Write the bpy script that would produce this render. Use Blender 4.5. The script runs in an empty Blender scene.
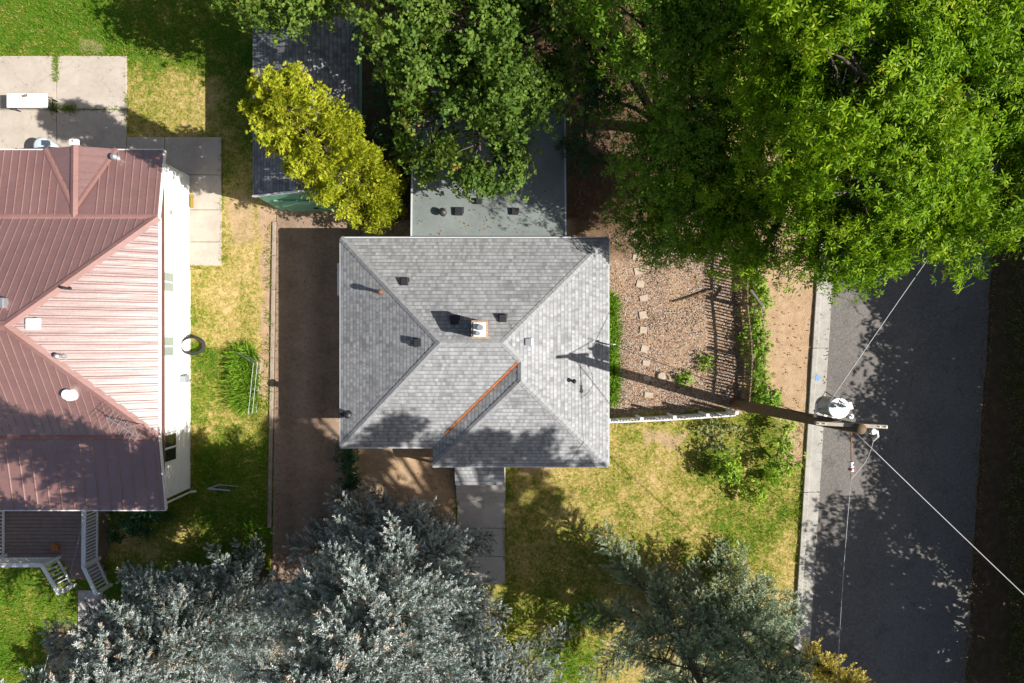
import bpy, bmesh, math, random
import numpy as np
from mathutils import Vector, Matrix, noise as mnoise

# ------------------------------------------------------------------ camera, world, sun, exposure
H = 28.0                       # drone height
S = H / 682.67                 # metres per pixel at ground level
SC = bpy.context.scene
COL = SC.collection
cam_d = bpy.data.cameras.new('drone_camera')
cam_d.sensor_width = 36.0; cam_d.lens = 24.0; cam_d.clip_end = 500.0; cam_d.clip_start = 0.1
cam = bpy.data.objects.new('drone_camera', cam_d); COL.objects.link(cam)
cam.location = (0, 0, H); cam.rotation_euler = (0, 0, 0)
SC.camera = cam

SUN_EL = math.radians(41.0)
SUN_AZ = math.atan2(-0.25, 1.0)            # direction towards the sun in plan (x east, y north)
world = bpy.data.worlds.new('World'); SC.world = world; world.use_nodes = True
nt = world.node_tree; nt.nodes.clear()
wo = nt.nodes.new('ShaderNodeOutputWorld'); bg = nt.nodes.new('ShaderNodeBackground'); sky = nt.nodes.new('ShaderNodeTexSky')
sky.sky_type = 'NISHITA'; sky.sun_disc = False; sky.sun_elevation = SUN_EL
sky.sun_rotation = math.pi / 2 - SUN_AZ
bg.inputs['Strength'].default_value = 0.056
sky.dust_density = 2.5; sky.ozone_density = 0.6
nt.links.new(sky.outputs[0], bg.inputs[0]); nt.links.new(bg.outputs[0], wo.inputs[0])
sl = bpy.data.lights.new('sun', 'SUN'); sl.energy = 5.0; sl.angle = math.radians(0.3); sl.color = (1.0, 0.955, 0.885)
so = bpy.data.objects.new('sun', sl); COL.objects.link(so); so.location = (40, -10, 40)
sdir = Vector((math.cos(SUN_EL) * math.cos(SUN_AZ), math.cos(SUN_EL) * math.sin(SUN_AZ), math.sin(SUN_EL)))
so.rotation_euler = sdir.to_track_quat('Z', 'Y').to_euler()
SC.view_settings.view_transform = 'Standard'; SC.view_settings.look = 'None'
SC.view_settings.exposure = 0.7; SC.view_settings.gamma = 1.0; SC.view_settings.use_curve_mapping = False
SC.render.engine = 'CYCLES'
SC.cycles.max_bounces = 6; SC.cycles.diffuse_bounces = 3; SC.cycles.transmission_bounces = 4; SC.cycles.use_denoising = True

rng = np.random.default_rng(7); random.seed(7)

# ------------------------------------------------------------------ helpers
def W(px, py, z=0.0):
    """plan position in survey units (1 unit = S metres, origin at the drone's foot point) -> metres"""
    return Vector(((px - 512) * S, (341.5 - py) * S, z * S))

def P(ix, iy, z=0.0):
    """seen position of a point known to be z units high -> metres"""
    f = 1 - z / 682.67
    return Vector(((ix - 512) * S * f, (341.5 - iy) * S * f, z * S))

def tag(o, label=None, cat=None, group=None, kind=None):
    if label: o['label'] = label
    if cat: o['category'] = cat
    if group: o['group'] = group
    if kind: o['kind'] = kind
    return o

def thing(name, label, cat, loc, group=None):
    o = bpy.data.objects.new(name, None); COL.objects.link(o); o.location = loc
    o.empty_display_size = 0.2
    return tag(o, label, cat, group)

def origin_of(o):
    v = Vector((0, 0, 0))
    while o is not None:
        v = v + o.location; o = o.parent
    return v

class MB:
    """collects faces, then links them as one mesh object"""
    def __init__(self): self.v = []; self.f = []; self.uv = {}; self.mi = []
    def add(self, vs, fs):
        b = len(self.v); self.v += [Vector(p) for p in vs]; self.f += [tuple(i + b for i in f) for f in fs]
    def face(self, vs, uv=None):
        b = len(self.v); self.v += [Vector(p) for p in vs]; self.f.append(tuple(range(b, b + len(vs))))
        if uv: self.uv[len(self.f) - 1] = uv
    def box(self, c, s, rz=0.0, ry=0.0, rx=0.0):
        m = Matrix.Translation(c) @ Matrix.Rotation(rz, 4, 'Z') @ Matrix.Rotation(ry, 4, 'Y') @ Matrix.Rotation(rx, 4, 'X')
        x, y, z = s[0] / 2, s[1] / 2, s[2] / 2
        vs = [m @ Vector(p) for p in ((-x, -y, -z), (x, -y, -z), (x, y, -z), (-x, y, -z), (-x, -y, z), (x, -y, z), (x, y, z), (-x, y, z))]
        self.add(vs, [(0, 3, 2, 1), (4, 5, 6, 7), (0, 1, 5, 4), (1, 2, 6, 5), (2, 3, 7, 6), (3, 0, 4, 7)])
        return self
    def beam(self, a, b, w, h):
        """rectangular bar from a to b, w wide (sideways), h tall"""
        a, b = Vector(a), Vector(b); d = (b - a).normalized()
        up = Vector((0, 0, 1)) if abs(d.z) < 0.98 else Vector((0, 1, 0))
        sd = d.cross(up).normalized() * (w / 2); u = sd.cross(d).normalized() * (h / 2)
        vs = [a - sd - u, a + sd - u, a + sd + u, a - sd + u, b - sd - u, b + sd - u, b + sd + u, b - sd + u]
        self.add(vs, [(0, 1, 2, 3), (7, 6, 5, 4), (0, 4, 5, 1), (1, 5, 6, 2), (2, 6, 7, 3), (3, 7, 4, 0)])
        return self
    def prism(self, poly, z0, z1):
        n = len(poly); vs = [Vector((p[0], p[1], z0)) for p in poly] + [Vector((p[0], p[1], z1)) for p in poly]
        a = sum(poly[i][0] * poly[(i + 1) % n][1] - poly[(i + 1) % n][0] * poly[i][1] for i in range(n))
        top = tuple(range(n, 2 * n)); bot = tuple(range(n - 1, -1, -1))
        fs = [top, bot] + [(i, (i + 1) % n, n + (i + 1) % n, n + i) for i in range(n)]
        if a < 0: fs = [tuple(reversed(f)) for f in fs]
        self.add(vs, fs); return self
    def tube(self, pts, rad, n=8, cap=True):
        pts = [Vector(p) for p in pts]; m = len(pts)
        rad = [rad] * m if isinstance(rad, (int, float)) else rad
        b = len(self.v); prev = None
        for i, p in enumerate(pts):
            d = (pts[min(i + 1, m - 1)] - pts[max(i - 1, 0)]).normalized()
            if prev is None: x = d.orthogonal().normalized()
            else:
                x = prev - d * prev.dot(d)
                x = x.normalized() if x.length > 1e-6 else d.orthogonal().normalized()
            prev = x; y = d.cross(x)
            for k in range(n):
                t = 2 * math.pi * k / n
                self.v.append(p + (x * math.cos(t) + y * math.sin(t)) * rad[i])
        for i in range(m - 1):
            for k in range(n):
                self.f.append((b + i * n + k, b + i * n + (k + 1) % n, b + (i + 1) * n + (k + 1) % n, b + (i + 1) * n + k))
        if cap:
            self.f.append(tuple(b + k for k in range(n - 1, -1, -1))); self.f.append(tuple(b + (m - 1) * n + k for k in range(n)))
        return self
    def cyl(self, c, r, h, n=20, r2=None):
        return self.tube([c, Vector(c) + Vector((0, 0, h))], [r, r if r2 is None else r2], n)
    def build(self, name, mat, parent=None, smooth=False, bevel=0.0):
        me = bpy.data.meshes.new(name); off = origin_of(parent) if parent else Vector((0, 0, 0))
        me.from_pydata([v - off for v in self.v], [], self.f); me.update()
        if self.uv:
            ul = me.uv_layers.new(name='UVMap')
            for i, uv in self.uv.items():
                for k, li in enumerate(me.polygons[i].loop_indices): ul.data[li].uv = uv[k]
        if smooth: me.polygons.foreach_set('use_smooth', [True] * len(me.polygons))
        for m_ in (mat if isinstance(mat, (list, tuple)) else [mat]): me.materials.append(m_)
        o = bpy.data.objects.new(name, me); COL.objects.link(o)
        if parent: o.parent = parent
        if bevel:
            bv = o.modifiers.new('bevel', 'BEVEL'); bv.width = bevel; bv.segments = 2; bv.limit_method = 'ANGLE'
        return o

def copy_tree(o, parent=None, dloc=None):
    c = o.copy(); COL.objects.link(c)
    if parent: c.parent = parent
    if dloc is not None: c.location = o.location + dloc
    for ch in list(o.children): copy_tree(ch, c)
    return c

# ------------------------------------------------------------------ materials
def newmat(name):
    m = bpy.data.materials.new(name); m.use_nodes = True
    t = m.node_tree; t.nodes.clear()
    out = t.nodes.new('ShaderNodeOutputMaterial'); b = t.nodes.new('ShaderNodeBsdfPrincipled')
    t.links.new(b.outputs[0], out.inputs[0])
    return m, t, b, out

def nd(t, typ, **kw):
    n = t.nodes.new(typ)
    for k, v in kw.items():
        if k in n.inputs.keys(): n.inputs[k].default_value = v
        else: setattr(n, k, v)
    return n

def ramp(t, fac, stops, interp='LINEAR'):
    r = t.nodes.new('ShaderNodeValToRGB'); r.color_ramp.interpolation = interp
    e = r.color_ramp.elements
    while len(e) < len(stops): e.new(0.5)
    for i, (p, c) in enumerate(stops):
        e[i].position = p; e[i].color = (*c, 1) if len(c) == 3 else c
    t.links.new(fac, r.inputs[0]); return r.outputs[0]

def mix(t, fac, a, b, mode='MIX'):
    n = t.nodes.new('ShaderNodeMix'); n.data_type = 'RGBA'; n.blend_type = mode
    for sock, val in ((n.inputs[0], fac), (n.inputs[6], a), (n.inputs[7], b)):
        if hasattr(val, 'links') or isinstance(val, bpy.types.NodeSocket): t.links.new(val, sock)
        elif isinstance(val, (int, float)): sock.default_value = val
        else: sock.default_value = (*val, 1)
    return n.outputs[2]

def mth(t, op, a, b=None, c=None):
    n = t.nodes.new('ShaderNodeMath'); n.operation = op
    for i, v in enumerate((a, b, c)):
        if v is None: continue
        if isinstance(v, bpy.types.NodeSocket): t.links.new(v, n.inputs[i])
        else: n.inputs[i].default_value = v
    return n.outputs[0]

def noise_tex(t, scale, detail=4, rough=0.55, vec=None, dist=0.0):
    n = nd(t, 'ShaderNodeTexNoise'); n.inputs['Scale'].default_value = scale; n.inputs['Detail'].default_value = detail
    n.inputs['Roughness'].default_value = rough; n.inputs['Distortion'].default_value = dist
    if vec is None:
        g = t.nodes.new('ShaderNodeNewGeometry'); vec = g.outputs['Position']
    t.links.new(vec, n.inputs['Vector']); return n.outputs['Fac']

def bump(t, b, h, strength=0.4, dist=0.02):
    n = t.nodes.new('ShaderNodeBump'); n.inputs['Strength'].default_value = strength; n.inputs['Distance'].default_value = dist
    t.links.new(h, n.inputs['Height']); t.links.new(n.outputs[0], b.inputs['Normal'])

def simple(name, col, rough=0.6, metal=0.0, var=0.18, scale=6.0, bumpy=0.0, spec=0.4, fine=40.0):
    """painted / plain material with blotchy wear"""
    m, t, b, o = newmat(name)
    n1 = noise_tex(t, scale, 5); n2 = noise_tex(t, fine, 3)
    k = mth(t, 'ADD', mth(t, 'MULTIPLY', n1, 0.65), mth(t, 'MULTIPLY', n2, 0.35))
    lo = tuple(c * (1 - var) for c in col); hi = tuple(min(1, c * (1 + var)) for c in col)
    t.links.new(ramp(t, k, [(0.3, lo), (0.7, hi)]), b.inputs['Base Color'])
    b.inputs['Roughness'].default_value = rough; b.inputs['Metallic'].default_value = metal
    b.inputs['Specular IOR Level'].default_value = spec
    if bumpy: bump(t, b, n2, bumpy, 0.01)
    return m

def shingles(name, dark, light, row=0.145, tab=0.30):
    m, t, b, o = newmat(name)
    uv = t.nodes.new('ShaderNodeUVMap').outputs[0]
    br = nd(t, 'ShaderNodeTexBrick'); t.links.new(uv, br.inputs['Vector'])
    br.offset = 0.37; br.offset_frequency = 2; br.squash = 1.0
    br.inputs['Scale'].default_value = 1.0; br.inputs['Brick Width'].default_value = tab; br.inputs['Row Height'].default_value = row
    br.inputs['Mortar Size'].default_value = 0.012; br.inputs['Mortar Smooth'].default_value = 0.35; br.inputs['Bias'].default_value = 0.0
    br.inputs['Color1'].default_value = (0, 0, 0, 1); br.inputs['Color2'].default_value = (1, 1, 1, 1)
    br.inputs['Mortar'].default_value = (0.25, 0.25, 0.25, 1)
    br2 = nd(t, 'ShaderNodeTexBrick'); t.links.new(uv, br2.inputs['Vector'])
    br2.offset = 0.5; br2.inputs['Scale'].default_value = 1.0; br2.inputs['Brick Width'].default_value = tab * 0.61; br2.inputs['Row Height'].default_value = row
    br2.inputs['Mortar Size'].default_value = 0.0; br2.inputs['Color1'].default_value = (0, 0, 0, 1); br2.inputs['Color2'].default_value = (1, 1, 1, 1)
    a = mth(t, 'ADD', mth(t, 'MULTIPLY', br.outputs['Color'], 0.55), mth(t, 'MULTIPLY', br2.outputs['Color'], 0.45))
    gran = noise_tex(t, 70, 2); big = noise_tex(t, 0.55, 3)
    a = mth(t, 'ADD', a, mth(t, 'MULTIPLY_ADD', gran, 0.5, -0.25))
    a = mth(t, 'ADD', a, mth(t, 'MULTIPLY_ADD', big, 0.5, -0.25))
    colr = ramp(t, a, [(0.05, dark), (0.95, light)])
    # darker band along the butt edge of each course
    sep = t.nodes.new('ShaderNodeSeparateXYZ'); t.links.new(uv, sep.inputs[0])
    v = mth(t, 'FRACT', mth(t, 'DIVIDE', sep.outputs[1], row))
    colr = mix(t, mth(t, 'MULTIPLY', mth(t, 'LESS_THAN', v, 0.2), 0.45), colr, tuple(c * 0.5 for c in dark))
    t.links.new(colr, b.inputs['Base Color']); b.inputs['Roughness'].default_value = 0.92
    b.inputs['Specular IOR Level'].default_value = 0.25
    h = mth(t, 'ADD', mth(t, 'SUBTRACT', 1.0, v), mth(t, 'MULTIPLY', gran, 0.3))
    bump(t, b, h, 0.7, 0.012)
    return m

def leafmat(name, stops, trans=0.3, rough=0.5, tcol=(0.9, 1.0, 0.3), spec=0.18):
    m, t, b, o = newmat(name)
    at = t.nodes.new('ShaderNodeAttribute'); at.attribute_name = 'tint'
    c = ramp(t, at.outputs['Fac'], stops)
    t.links.new(c, b.inputs['Base Color']); b.inputs['Roughness'].default_value = rough; b.inputs['Specular IOR Level'].default_value = spec
    tr = t.nodes.new('ShaderNodeBsdfTranslucent'); t.links.new(mix(t, 1.0, c, tcol, 'MULTIPLY'), tr.inputs[0])
    mx = t.nodes.new('ShaderNodeMixShader'); mx.inputs[0].default_value = trans
    t.links.new(b.outputs[0], mx.inputs[1]); t.links.new(tr.outputs[0], mx.inputs[2]); t.links.new(mx.outputs[0], o.inputs[0])
    return m

def concrete(name, c0, c1, scale=1.2, crack=True):
    m, t, b, o = newmat(name)
    n1 = noise_tex(t, scale, 7, 0.65); n2 = noise_tex(t, 55, 3); n3 = noise_tex(t, 6, 5, 0.7)
    k = mth(t, 'ADD', mth(t, 'MULTIPLY', n1, 0.5), mth(t, 'ADD', mth(t, 'MULTIPLY', n2, 0.25), mth(t, 'MULTIPLY', n3, 0.25)))
    c = ramp(t, k, [(0.33, c0), (0.62, c1)])
    if crack:
        vo = nd(t, 'ShaderNodeTexVoronoi', feature='DISTANCE_TO_EDGE'); vo.inputs['Scale'].default_value = 0.45
        g = t.nodes.new('ShaderNodeNewGeometry')
        wv = t.nodes.new('ShaderNodeVectorMath'); wv.operation = 'ADD'
        nn = nd(t, 'ShaderNodeTexNoise'); nn.inputs['Scale'].default_value = 3.0; t.links.new(g.outputs['Position'], nn.inputs['Vector'])
        t.links.new(g.outputs['Position'], wv.inputs[0]); t.links.new(nn.outputs['Color'], wv.inputs[1]); t.links.new(wv.outputs[0], vo.inputs['Vector'])
        cr = mth(t, 'LESS_THAN', vo.outputs['Distance'], 0.004)
        c = mix(t, mth(t, 'MULTIPLY', cr, 0.5), c, tuple(x * 0.4 for x in c0))
    t.links.new(c, b.inputs['Base Color']); b.inputs['Roughness'].default_value = 0.9; b.inputs['Specular IOR Level'].default_value = 0.25
    bump(t, b, k, 0.35, 0.01)
    return m

def metal_roof(name, col, rough=0.34):
    m, t, b, o = newmat(name)
    n1 = noise_tex(t, 0.8, 4); n2 = noise_tex(t, 14, 3)
    k = mth(t, 'ADD', mth(t, 'MULTIPLY', n1, 0.6), mth(t, 'MULTIPLY', n2, 0.4))
    k = mth(t, 'ADD', mth(t, 'MULTIPLY', k, 0.75), mth(t, 'MULTIPLY', noise_tex(t, 2.4, 5, 0.75), 0.25))
    c = ramp(t, k, [(0.28, tuple(x * 0.72 for x in col)), (0.5, col), (0.72, (col[0] * 1.12, col[1] * 1.3, col[2] * 1.35))])
    t.links.new(c, b.inputs['Base Color']); b.inputs['Roughness'].default_value = rough
    b.inputs['IOR'].default_value = 2.7 if rough < .5 else 1.5
    t.links.new(mth(t, 'MULTIPLY_ADD', n2, 0.16, rough - 0.08), b.inputs['Roughness'])
    g = t.nodes.new('ShaderNodeNewGeometry'); mp = t.nodes.new('ShaderNodeMapping'); mp.inputs['Scale'].default_value = (0.35, 3.4, 0.5)
    t.links.new(g.outputs['Position'], mp.inputs[0])
    bump(t, b, noise_tex(t, 1.0, 2, vec=mp.outputs[0]), 0.45, 0.06)
    return m

M = {}
M['shingle'] = shingles('grey_asphalt_shingle', (0.19, 0.193, 0.20), (0.385, 0.39, 0.40), 0.15, 0.15)
M['shingle_dark'] = shingles('weathered_dark_shingle', (0.12, 0.12, 0.125), (0.30, 0.30, 0.305), 0.15, 0.2)
M['cap'] = simple('ridge_cap_shingle', (0.285, 0.29, 0.30), 0.9, var=0.3, scale=9, spec=0.2)
M['flat_roof'] = concrete('grey_green_roll_roofing', (0.13, 0.152, 0.147), (0.215, 0.24, 0.23), 0.9, False) or simple('grey_green_roll_roofing', (0.18, 0.205, 0.197), 0.9, var=0.12, scale=1.0, spec=0.2, bumpy=0.2, fine=80)
M['rust'] = simple('rusted_flashing', (0.34, 0.125, 0.05), 0.85, var=0.5, scale=7, spec=0.25)
M['red_metal'] = metal_roof('red_painted_metal', (0.210, 0.100, 0.084), 0.40)
M['red_trim'] = metal_roof('red_trim_metal', (0.26, 0.135, 0.12), 0.6)
M['white_paint'] = simple('white_paint', (0.80, 0.80, 0.78), 0.5, var=0.05, scale=2)
M['white_wood'] = simple('white_painted_wood', (0.74, 0.75, 0.76), 0.55, var=0.08, scale=5)
M['green_paint'] = simple('green_painted_siding', (0.13, 0.34, 0.235), 0.6, var=0.12, scale=3)
M['dark_wall'] = simple('grey_blue_siding', (0.35, 0.38, 0.40), 0.7, var=0.1)
M['gutter'] = simple('pale_gutter_metal', (0.50, 0.52, 0.54), 0.4, var=0.08)
M['black'] = simple('black_vent_metal', (0.022, 0.022, 0.026), 0.5, var=0.3)
M['brown_pipe'] = simple('brown_vent_pipe', (0.16, 0.09, 0.06), 0.6, var=0.25)
M['galv'] = simple('galvanised_steel', (0.52, 0.54, 0.56), 0.35, 0.7, var=0.12)
M['steel_dull'] = simple('dull_grey_steel', (0.40, 0.43, 0.46), 0.5, 0.3, var=0.15)
M['deck'] = simple('brown_deck_stain', (0.21, 0.16, 0.145), 0.65, var=0.25, scale=4)
M['wood_old'] = simple('weathered_grey_brown_wood', (0.20, 0.145, 0.10), 0.85, var=0.35, scale=8, bumpy=0.3)
M['pole_wood'] = simple('creosoted_pole_wood', (0.13, 0.085, 0.05), 0.85, var=0.35, scale=5, bumpy=0.4)
M['arm_wood'] = simple('sun_bleached_arm_wood', (0.36, 0.31, 0.25), 0.85, var=0.25, scale=8)
M['chimney_brick'] = simple('tan_chimney_brick', (0.36, 0.25, 0.17), 0.9, var=0.3, scale=9, bumpy=0.3)
M['bark'] = simple('grey_brown_bark', (0.085, 0.066, 0.05), 0.95, var=0.4, scale=12, bumpy=0.6)
M['glass'] = simple('dark_window_glass', (0.02, 0.026, 0.03), 0.08, var=0.1, spec=0.8)
M['pale_glass'] = simple('curtained_window_glass', (0.30, 0.36, 0.33), 0.15, var=0.1, spec=0.7)
M['plastic_white'] = simple('white_plastic', (0.82, 0.82, 0.82), 0.4, var=0.05)
M['pale_blue'] = simple('pale_blue_plastic', (0.50, 0.56, 0.62), 0.45, var=0.06)
M['rubber'] = simple('black_rubber', (0.02, 0.02, 0.022), 0.6, var=0.3)
M['wire'] = simple('weathered_cable', (0.38, 0.38, 0.385), 0.7, 0.0, var=0.15)
M['wire_dark'] = simple('black_cable', (0.025, 0.025, 0.03), 0.6, var=0.2)
M['porcelain'] = simple('white_porcelain', (0.80, 0.80, 0.80), 0.2, var=0.04)
M['red_glaze'] = simple('red_brown_porcelain', (0.34, 0.06, 0.04), 0.25, var=0.1)
M['stone'] = simple('pale_stepping_stone', (0.42, 0.34, 0.265), 0.9, var=0.18, scale=5, bumpy=0.3)
M['blue_mark'] = simple('blue_survey_paint', (0.16, 0.33, 0.60), 0.8, var=0.2)
M['yellow_mark'] = simple('yellow_plastic', (0.30, 0.22, 0.03), 0.5, var=0.1)
M['concrete'] = concrete('tan_concrete', (0.36, 0.31, 0.26), (0.50, 0.44, 0.375))
M['concrete_walk'] = concrete('grey_concrete_walk', (0.34, 0.31, 0.285), (0.47, 0.435, 0.40))
M['kerb'] = concrete('kerb_concrete', (0.27, 0.255, 0.23), (0.46, 0.44, 0.40), 2.0)
M['edging'] = concrete('stained_edging_concrete', (0.24, 0.19, 0.145), (0.40, 0.33, 0.26), 2.5)
def drive_mat():
    m, t, b, o = newmat('compacted_earth_drive')
    g = t.nodes.new('ShaderNodeNewGeometry'); sp = t.nodes.new('ShaderNodeSeparateXYZ'); t.links.new(g.outputs['Position'], sp.inputs[0])
    n1 = noise_tex(t, 1.1, 5, 0.65); n2 = noise_tex(t, 24, 4, 0.75); n3 = noise_tex(t, 5, 5, 0.7)
    x = mth(t, 'ADD', sp.outputs[0], mth(t, 'MULTIPLY_ADD', n1, 0.5, -0.25))
    tracks = mth(t, 'SINE', mth(t, 'MULTIPLY_ADD', x, 4.4, 1.2))
    k = mth(t, 'ADD', mth(t, 'MULTIPLY', n1, 0.3), mth(t, 'ADD', mth(t, 'MULTIPLY', n2, 0.4), mth(t, 'MULTIPLY', n3, 0.3)))
    k = mth(t, 'ADD', k, mth(t, 'MULTIPLY', tracks, 0.045))
    c = ramp(t, k, [(0.3, (0.13, 0.088, 0.06)), (0.5, (0.27, 0.19, 0.135)), (0.7, (0.42, 0.31, 0.23))])
    t.links.new(c, b.inputs['Base Color']); b.inputs['Roughness'].default_value = 0.95; b.inputs['Specular IOR Level'].default_value = 0.15
    bump(t, b, k, 0.6, 0.02)
    return m
M['drive'] = drive_mat()

def asphalt():
    m, t, b, o = newmat('worn_asphalt')
    vo = nd(t, 'ShaderNodeTexVoronoi'); vo.inputs['Scale'].default_value = 26
    g = t.nodes.new('ShaderNodeNewGeometry'); t.links.new(g.outputs['Position'], vo.inputs['Vector'])
    n1 = noise_tex(t, 0.35, 5, 0.6); n2 = noise_tex(t, 34, 3, 0.8); n3 = noise_tex(t, 7, 5, 0.7)
    k = mth(t, 'ADD', mth(t, 'MULTIPLY', n1, 0.30), mth(t, 'ADD', mth(t, 'MULTIPLY', vo.outputs['Color'], 0.28), mth(t, 'ADD', mth(t, 'MULTIPLY', n2, 0.3), mth(t, 'MULTIPLY', n3, 0.2))))
    c = ramp(t, k, [(0.2, (0.075, 0.07, 0.067)), (0.5, (0.15, 0.138, 0.128)), (0.85, (0.29, 0.27, 0.25))])
    sx_ = t.nodes.new('ShaderNodeSeparateXYZ'); t.links.new(g.outputs['Position'], sx_.inputs[0])
    lane = mth(t, 'SINE', mth(t, 'MULTIPLY', mth(t, 'SUBTRACT', sx_.outputs[0], mth(t, 'MULTIPLY', sx_.outputs[1], 0.0625)), 3.6))
    c = mix(t, mth(t, 'MULTIPLY_ADD', lane, 0.09, 0.09), c, (0.20, 0.188, 0.175))
    st = noise_tex(t, 0.9, 4, 0.6)
    c = mix(t, ramp(t, st, [(0.62, (0, 0, 0)), (0.72, (0.4, 0.4, 0.4))]), c, (0.05, 0.048, 0.047))
    vc = nd(t, 'ShaderNodeTexVoronoi', feature='DISTANCE_TO_EDGE'); vc.inputs['Scale'].default_value = 0.28
    nn = nd(t, 'ShaderNodeTexNoise'); nn.inputs['Scale'].default_value = 1.6; nn.inputs['Detail'].default_value = 6; t.links.new(g.outputs['Position'], nn.inputs['Vector'])
    va = t.nodes.new('ShaderNodeVectorMath'); va.operation = 'ADD'; t.links.new(g.outputs['Position'], va.inputs[0]); t.links.new(nn.outputs['Color'], va.inputs[1]); t.links.new(va.outputs[0], vc.inputs['Vector'])
    cr = mth(t, 'LESS_THAN', vc.outputs['Distance'], 0.004)
    c = mix(t, mth(t, 'MULTIPLY', cr, 0.25), c, (0.03, 0.029, 0.028))
    t.links.new(c, b.inputs['Base Color']); b.inputs['Roughness'].default_value = 0.93; b.inputs['Specular IOR Level'].default_value = 0.2
    bump(t, b, k, 0.9, 0.015)
    return m
M['asphalt'] = asphalt()

def ground_mat():
    m, t, b, o = newmat('yard_ground')
    at = t.nodes.new('ShaderNodeAttribute'); at.attribute_name = 'zone'
    sp = t.nodes.new('ShaderNodeSeparateColor'); t.links.new(at.outputs['Color'], sp.inputs[0])
    dry, dirt, grav = sp.outputs[0], sp.outputs[1], sp.outputs[2]
    n_f = noise_tex(t, 28, 4, 0.7); n_m = noise_tex(t, 3.2, 5, 0.65); n_g = noise_tex(t, 75, 2); n_k = noise_tex(t, 9.5, 4, 0.7)
    d = mth(t, 'ADD', mth(t, 'ADD', dry, mth(t, 'MULTIPLY_ADD', n_k, 1.7, -0.85)), mth(t, 'ADD', mth(t, 'MULTIPLY_ADD', n_f, 0.9, -0.45), mth(t, 'MULTIPLY_ADD', n_m, 1.2, -0.6)))
    gc = ramp(t, d, [(0.0, (0.060, 0.14, 0.010)), (0.33, (0.155, 0.195, 0.022)), (0.58, (0.36, 0.285, 0.08)), (1.0, (0.58, 0.42, 0.21))])
    gc = mix(t, 0.35, gc, ramp(t, n_g, [(0.3, (0.45, 0.45, 0.45)), (0.7, (1.4, 1.4, 1.4))]), 'MULTIPLY')
    dk = mth(t, 'ADD', mth(t, 'MULTIPLY', n_m, 0.55), mth(t, 'MULTIPLY', n_f, 0.45))
    dc = ramp(t, dk, [(0.3, (0.29, 0.18, 0.10)), (0.52, (0.44, 0.305, 0.19)), (0.72, (0.56, 0.42, 0.28))])
    vo = nd(t, 'ShaderNodeTexVoronoi'); vo.inputs['Scale'].default_value = 30
    g = t.nodes.new('ShaderNodeNewGeometry'); t.links.new(g.outputs['Position'], vo.inputs['Vector'])
    bw = t.nodes.new('ShaderNodeSeparateColor'); t.links.new(vo.outputs['Color'], bw.inputs[0])
    sc_ = ramp(t, bw.outputs[0], [(0.0, (0.11, 0.065, 0.045)), (0.4, (0.25, 0.14, 0.08)), (0.65, (0.33, 0.21, 0.14)), (0.88, (0.36, 0.325, 0.29)), (1.0, (0.54, 0.52, 0.49))])
    e1 = mth(t, 'MULTIPLY', mth(t, 'ADD', dirt, mth(t, 'MULTIPLY_ADD', n_f, 0.7, -0.35)), 1.0)
    fd = ramp(t, e1, [(0.38, (0, 0, 0)), (0.62, (1, 1, 1))])
    c = mix(t, fd, gc, dc)
    e2 = mth(t, 'ADD', grav, mth(t, 'MULTIPLY_ADD', n_m, 0.9, -0.55))
    c = mix(t, ramp(t, e2, [(0.38, (0, 0, 0)), (0.85, (0.85, 0.85, 0.85))]), c, sc_)
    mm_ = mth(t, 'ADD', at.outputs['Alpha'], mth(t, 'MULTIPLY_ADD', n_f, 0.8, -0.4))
    c = mix(t, ramp(t, mm_, [(0.28, (0, 0, 0)), (0.6, (0.95, 0.95, 0.95))]), c, ramp(t, dk, [(0.3, (0.055, 0.036, 0.022)), (0.55, (0.11, 0.07, 0.042)), (0.75, (0.24, 0.155, 0.095))]))  # alpha zones go dark brown: litter tone with tree shade put into the colour
    t.links.new(c, b.inputs['Base Color']); b.inputs['Roughness'].default_value = 1.0; b.inputs['Specular IOR Level'].default_value = 0.1
    bump(t, b, mth(t, 'ADD', n_f, mth(t, 'MULTIPLY', vo.outputs['Distance'], 0.6)), 0.7, 0.03)
    return m
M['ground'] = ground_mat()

M['grass'] = leafmat('grass_blades', [(0.0, (0.11, 0.25, 0.012)), (0.3, (0.20, 0.29, 0.022)), (0.6, (0.40, 0.33, 0.08)), (1.0, (0.64, 0.47, 0.23))], 0.3, 0.7)
M['lush'] = leafmat('lush_green_blade', [(0.0, (0.11, 0.26, 0.018)), (0.5, (0.20, 0.38, 0.03)), (1.0, (0.36, 0.44, 0.07))], 0.4, 0.6)
M['ash'] = leafmat('bright_ash_leaf', [(0.0, (0.050, 0.135, 0.005)), (0.5, (0.15, 0.285, 0.006)), (0.9, (0.295, 0.43, 0.012)), (1.0, (0.42, 0.42, 0.04))], 0.36, 0.55)
M['ash_deep'] = leafmat('deep_green_leaf', [(0.0, (0.065, 0.15, 0.012)), (0.5, (0.14, 0.27, 0.018)), (1.0, (0.27, 0.40, 0.026))], 0.3, 0.45)
M['maple'] = leafmat('maple_leaf', [(0.0, (0.050, 0.105, 0.018)), (0.5, (0.105, 0.185, 0.024)), (0.95, (0.21, 0.29, 0.045)), (1.0, (0.36, 0.24, 0.05))], 0.3, 0.55)
M['yellow'] = leafmat('golden_conifer_spray', [(0.0, (0.09, 0.13, 0.010)), (0.5, (0.35, 0.405, 0.018)), (1.0, (0.64, 0.62, 0.07))], 0.25, 0.6, (1, 0.95, 0.3))
M['shrub'] = leafmat('shrub_leaf', [(0.0, (0.09, 0.19, 0.018)), (0.5, (0.19, 0.34, 0.03)), (1.0, (0.36, 0.48, 0.05))], 0.3, 0.5)
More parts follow.
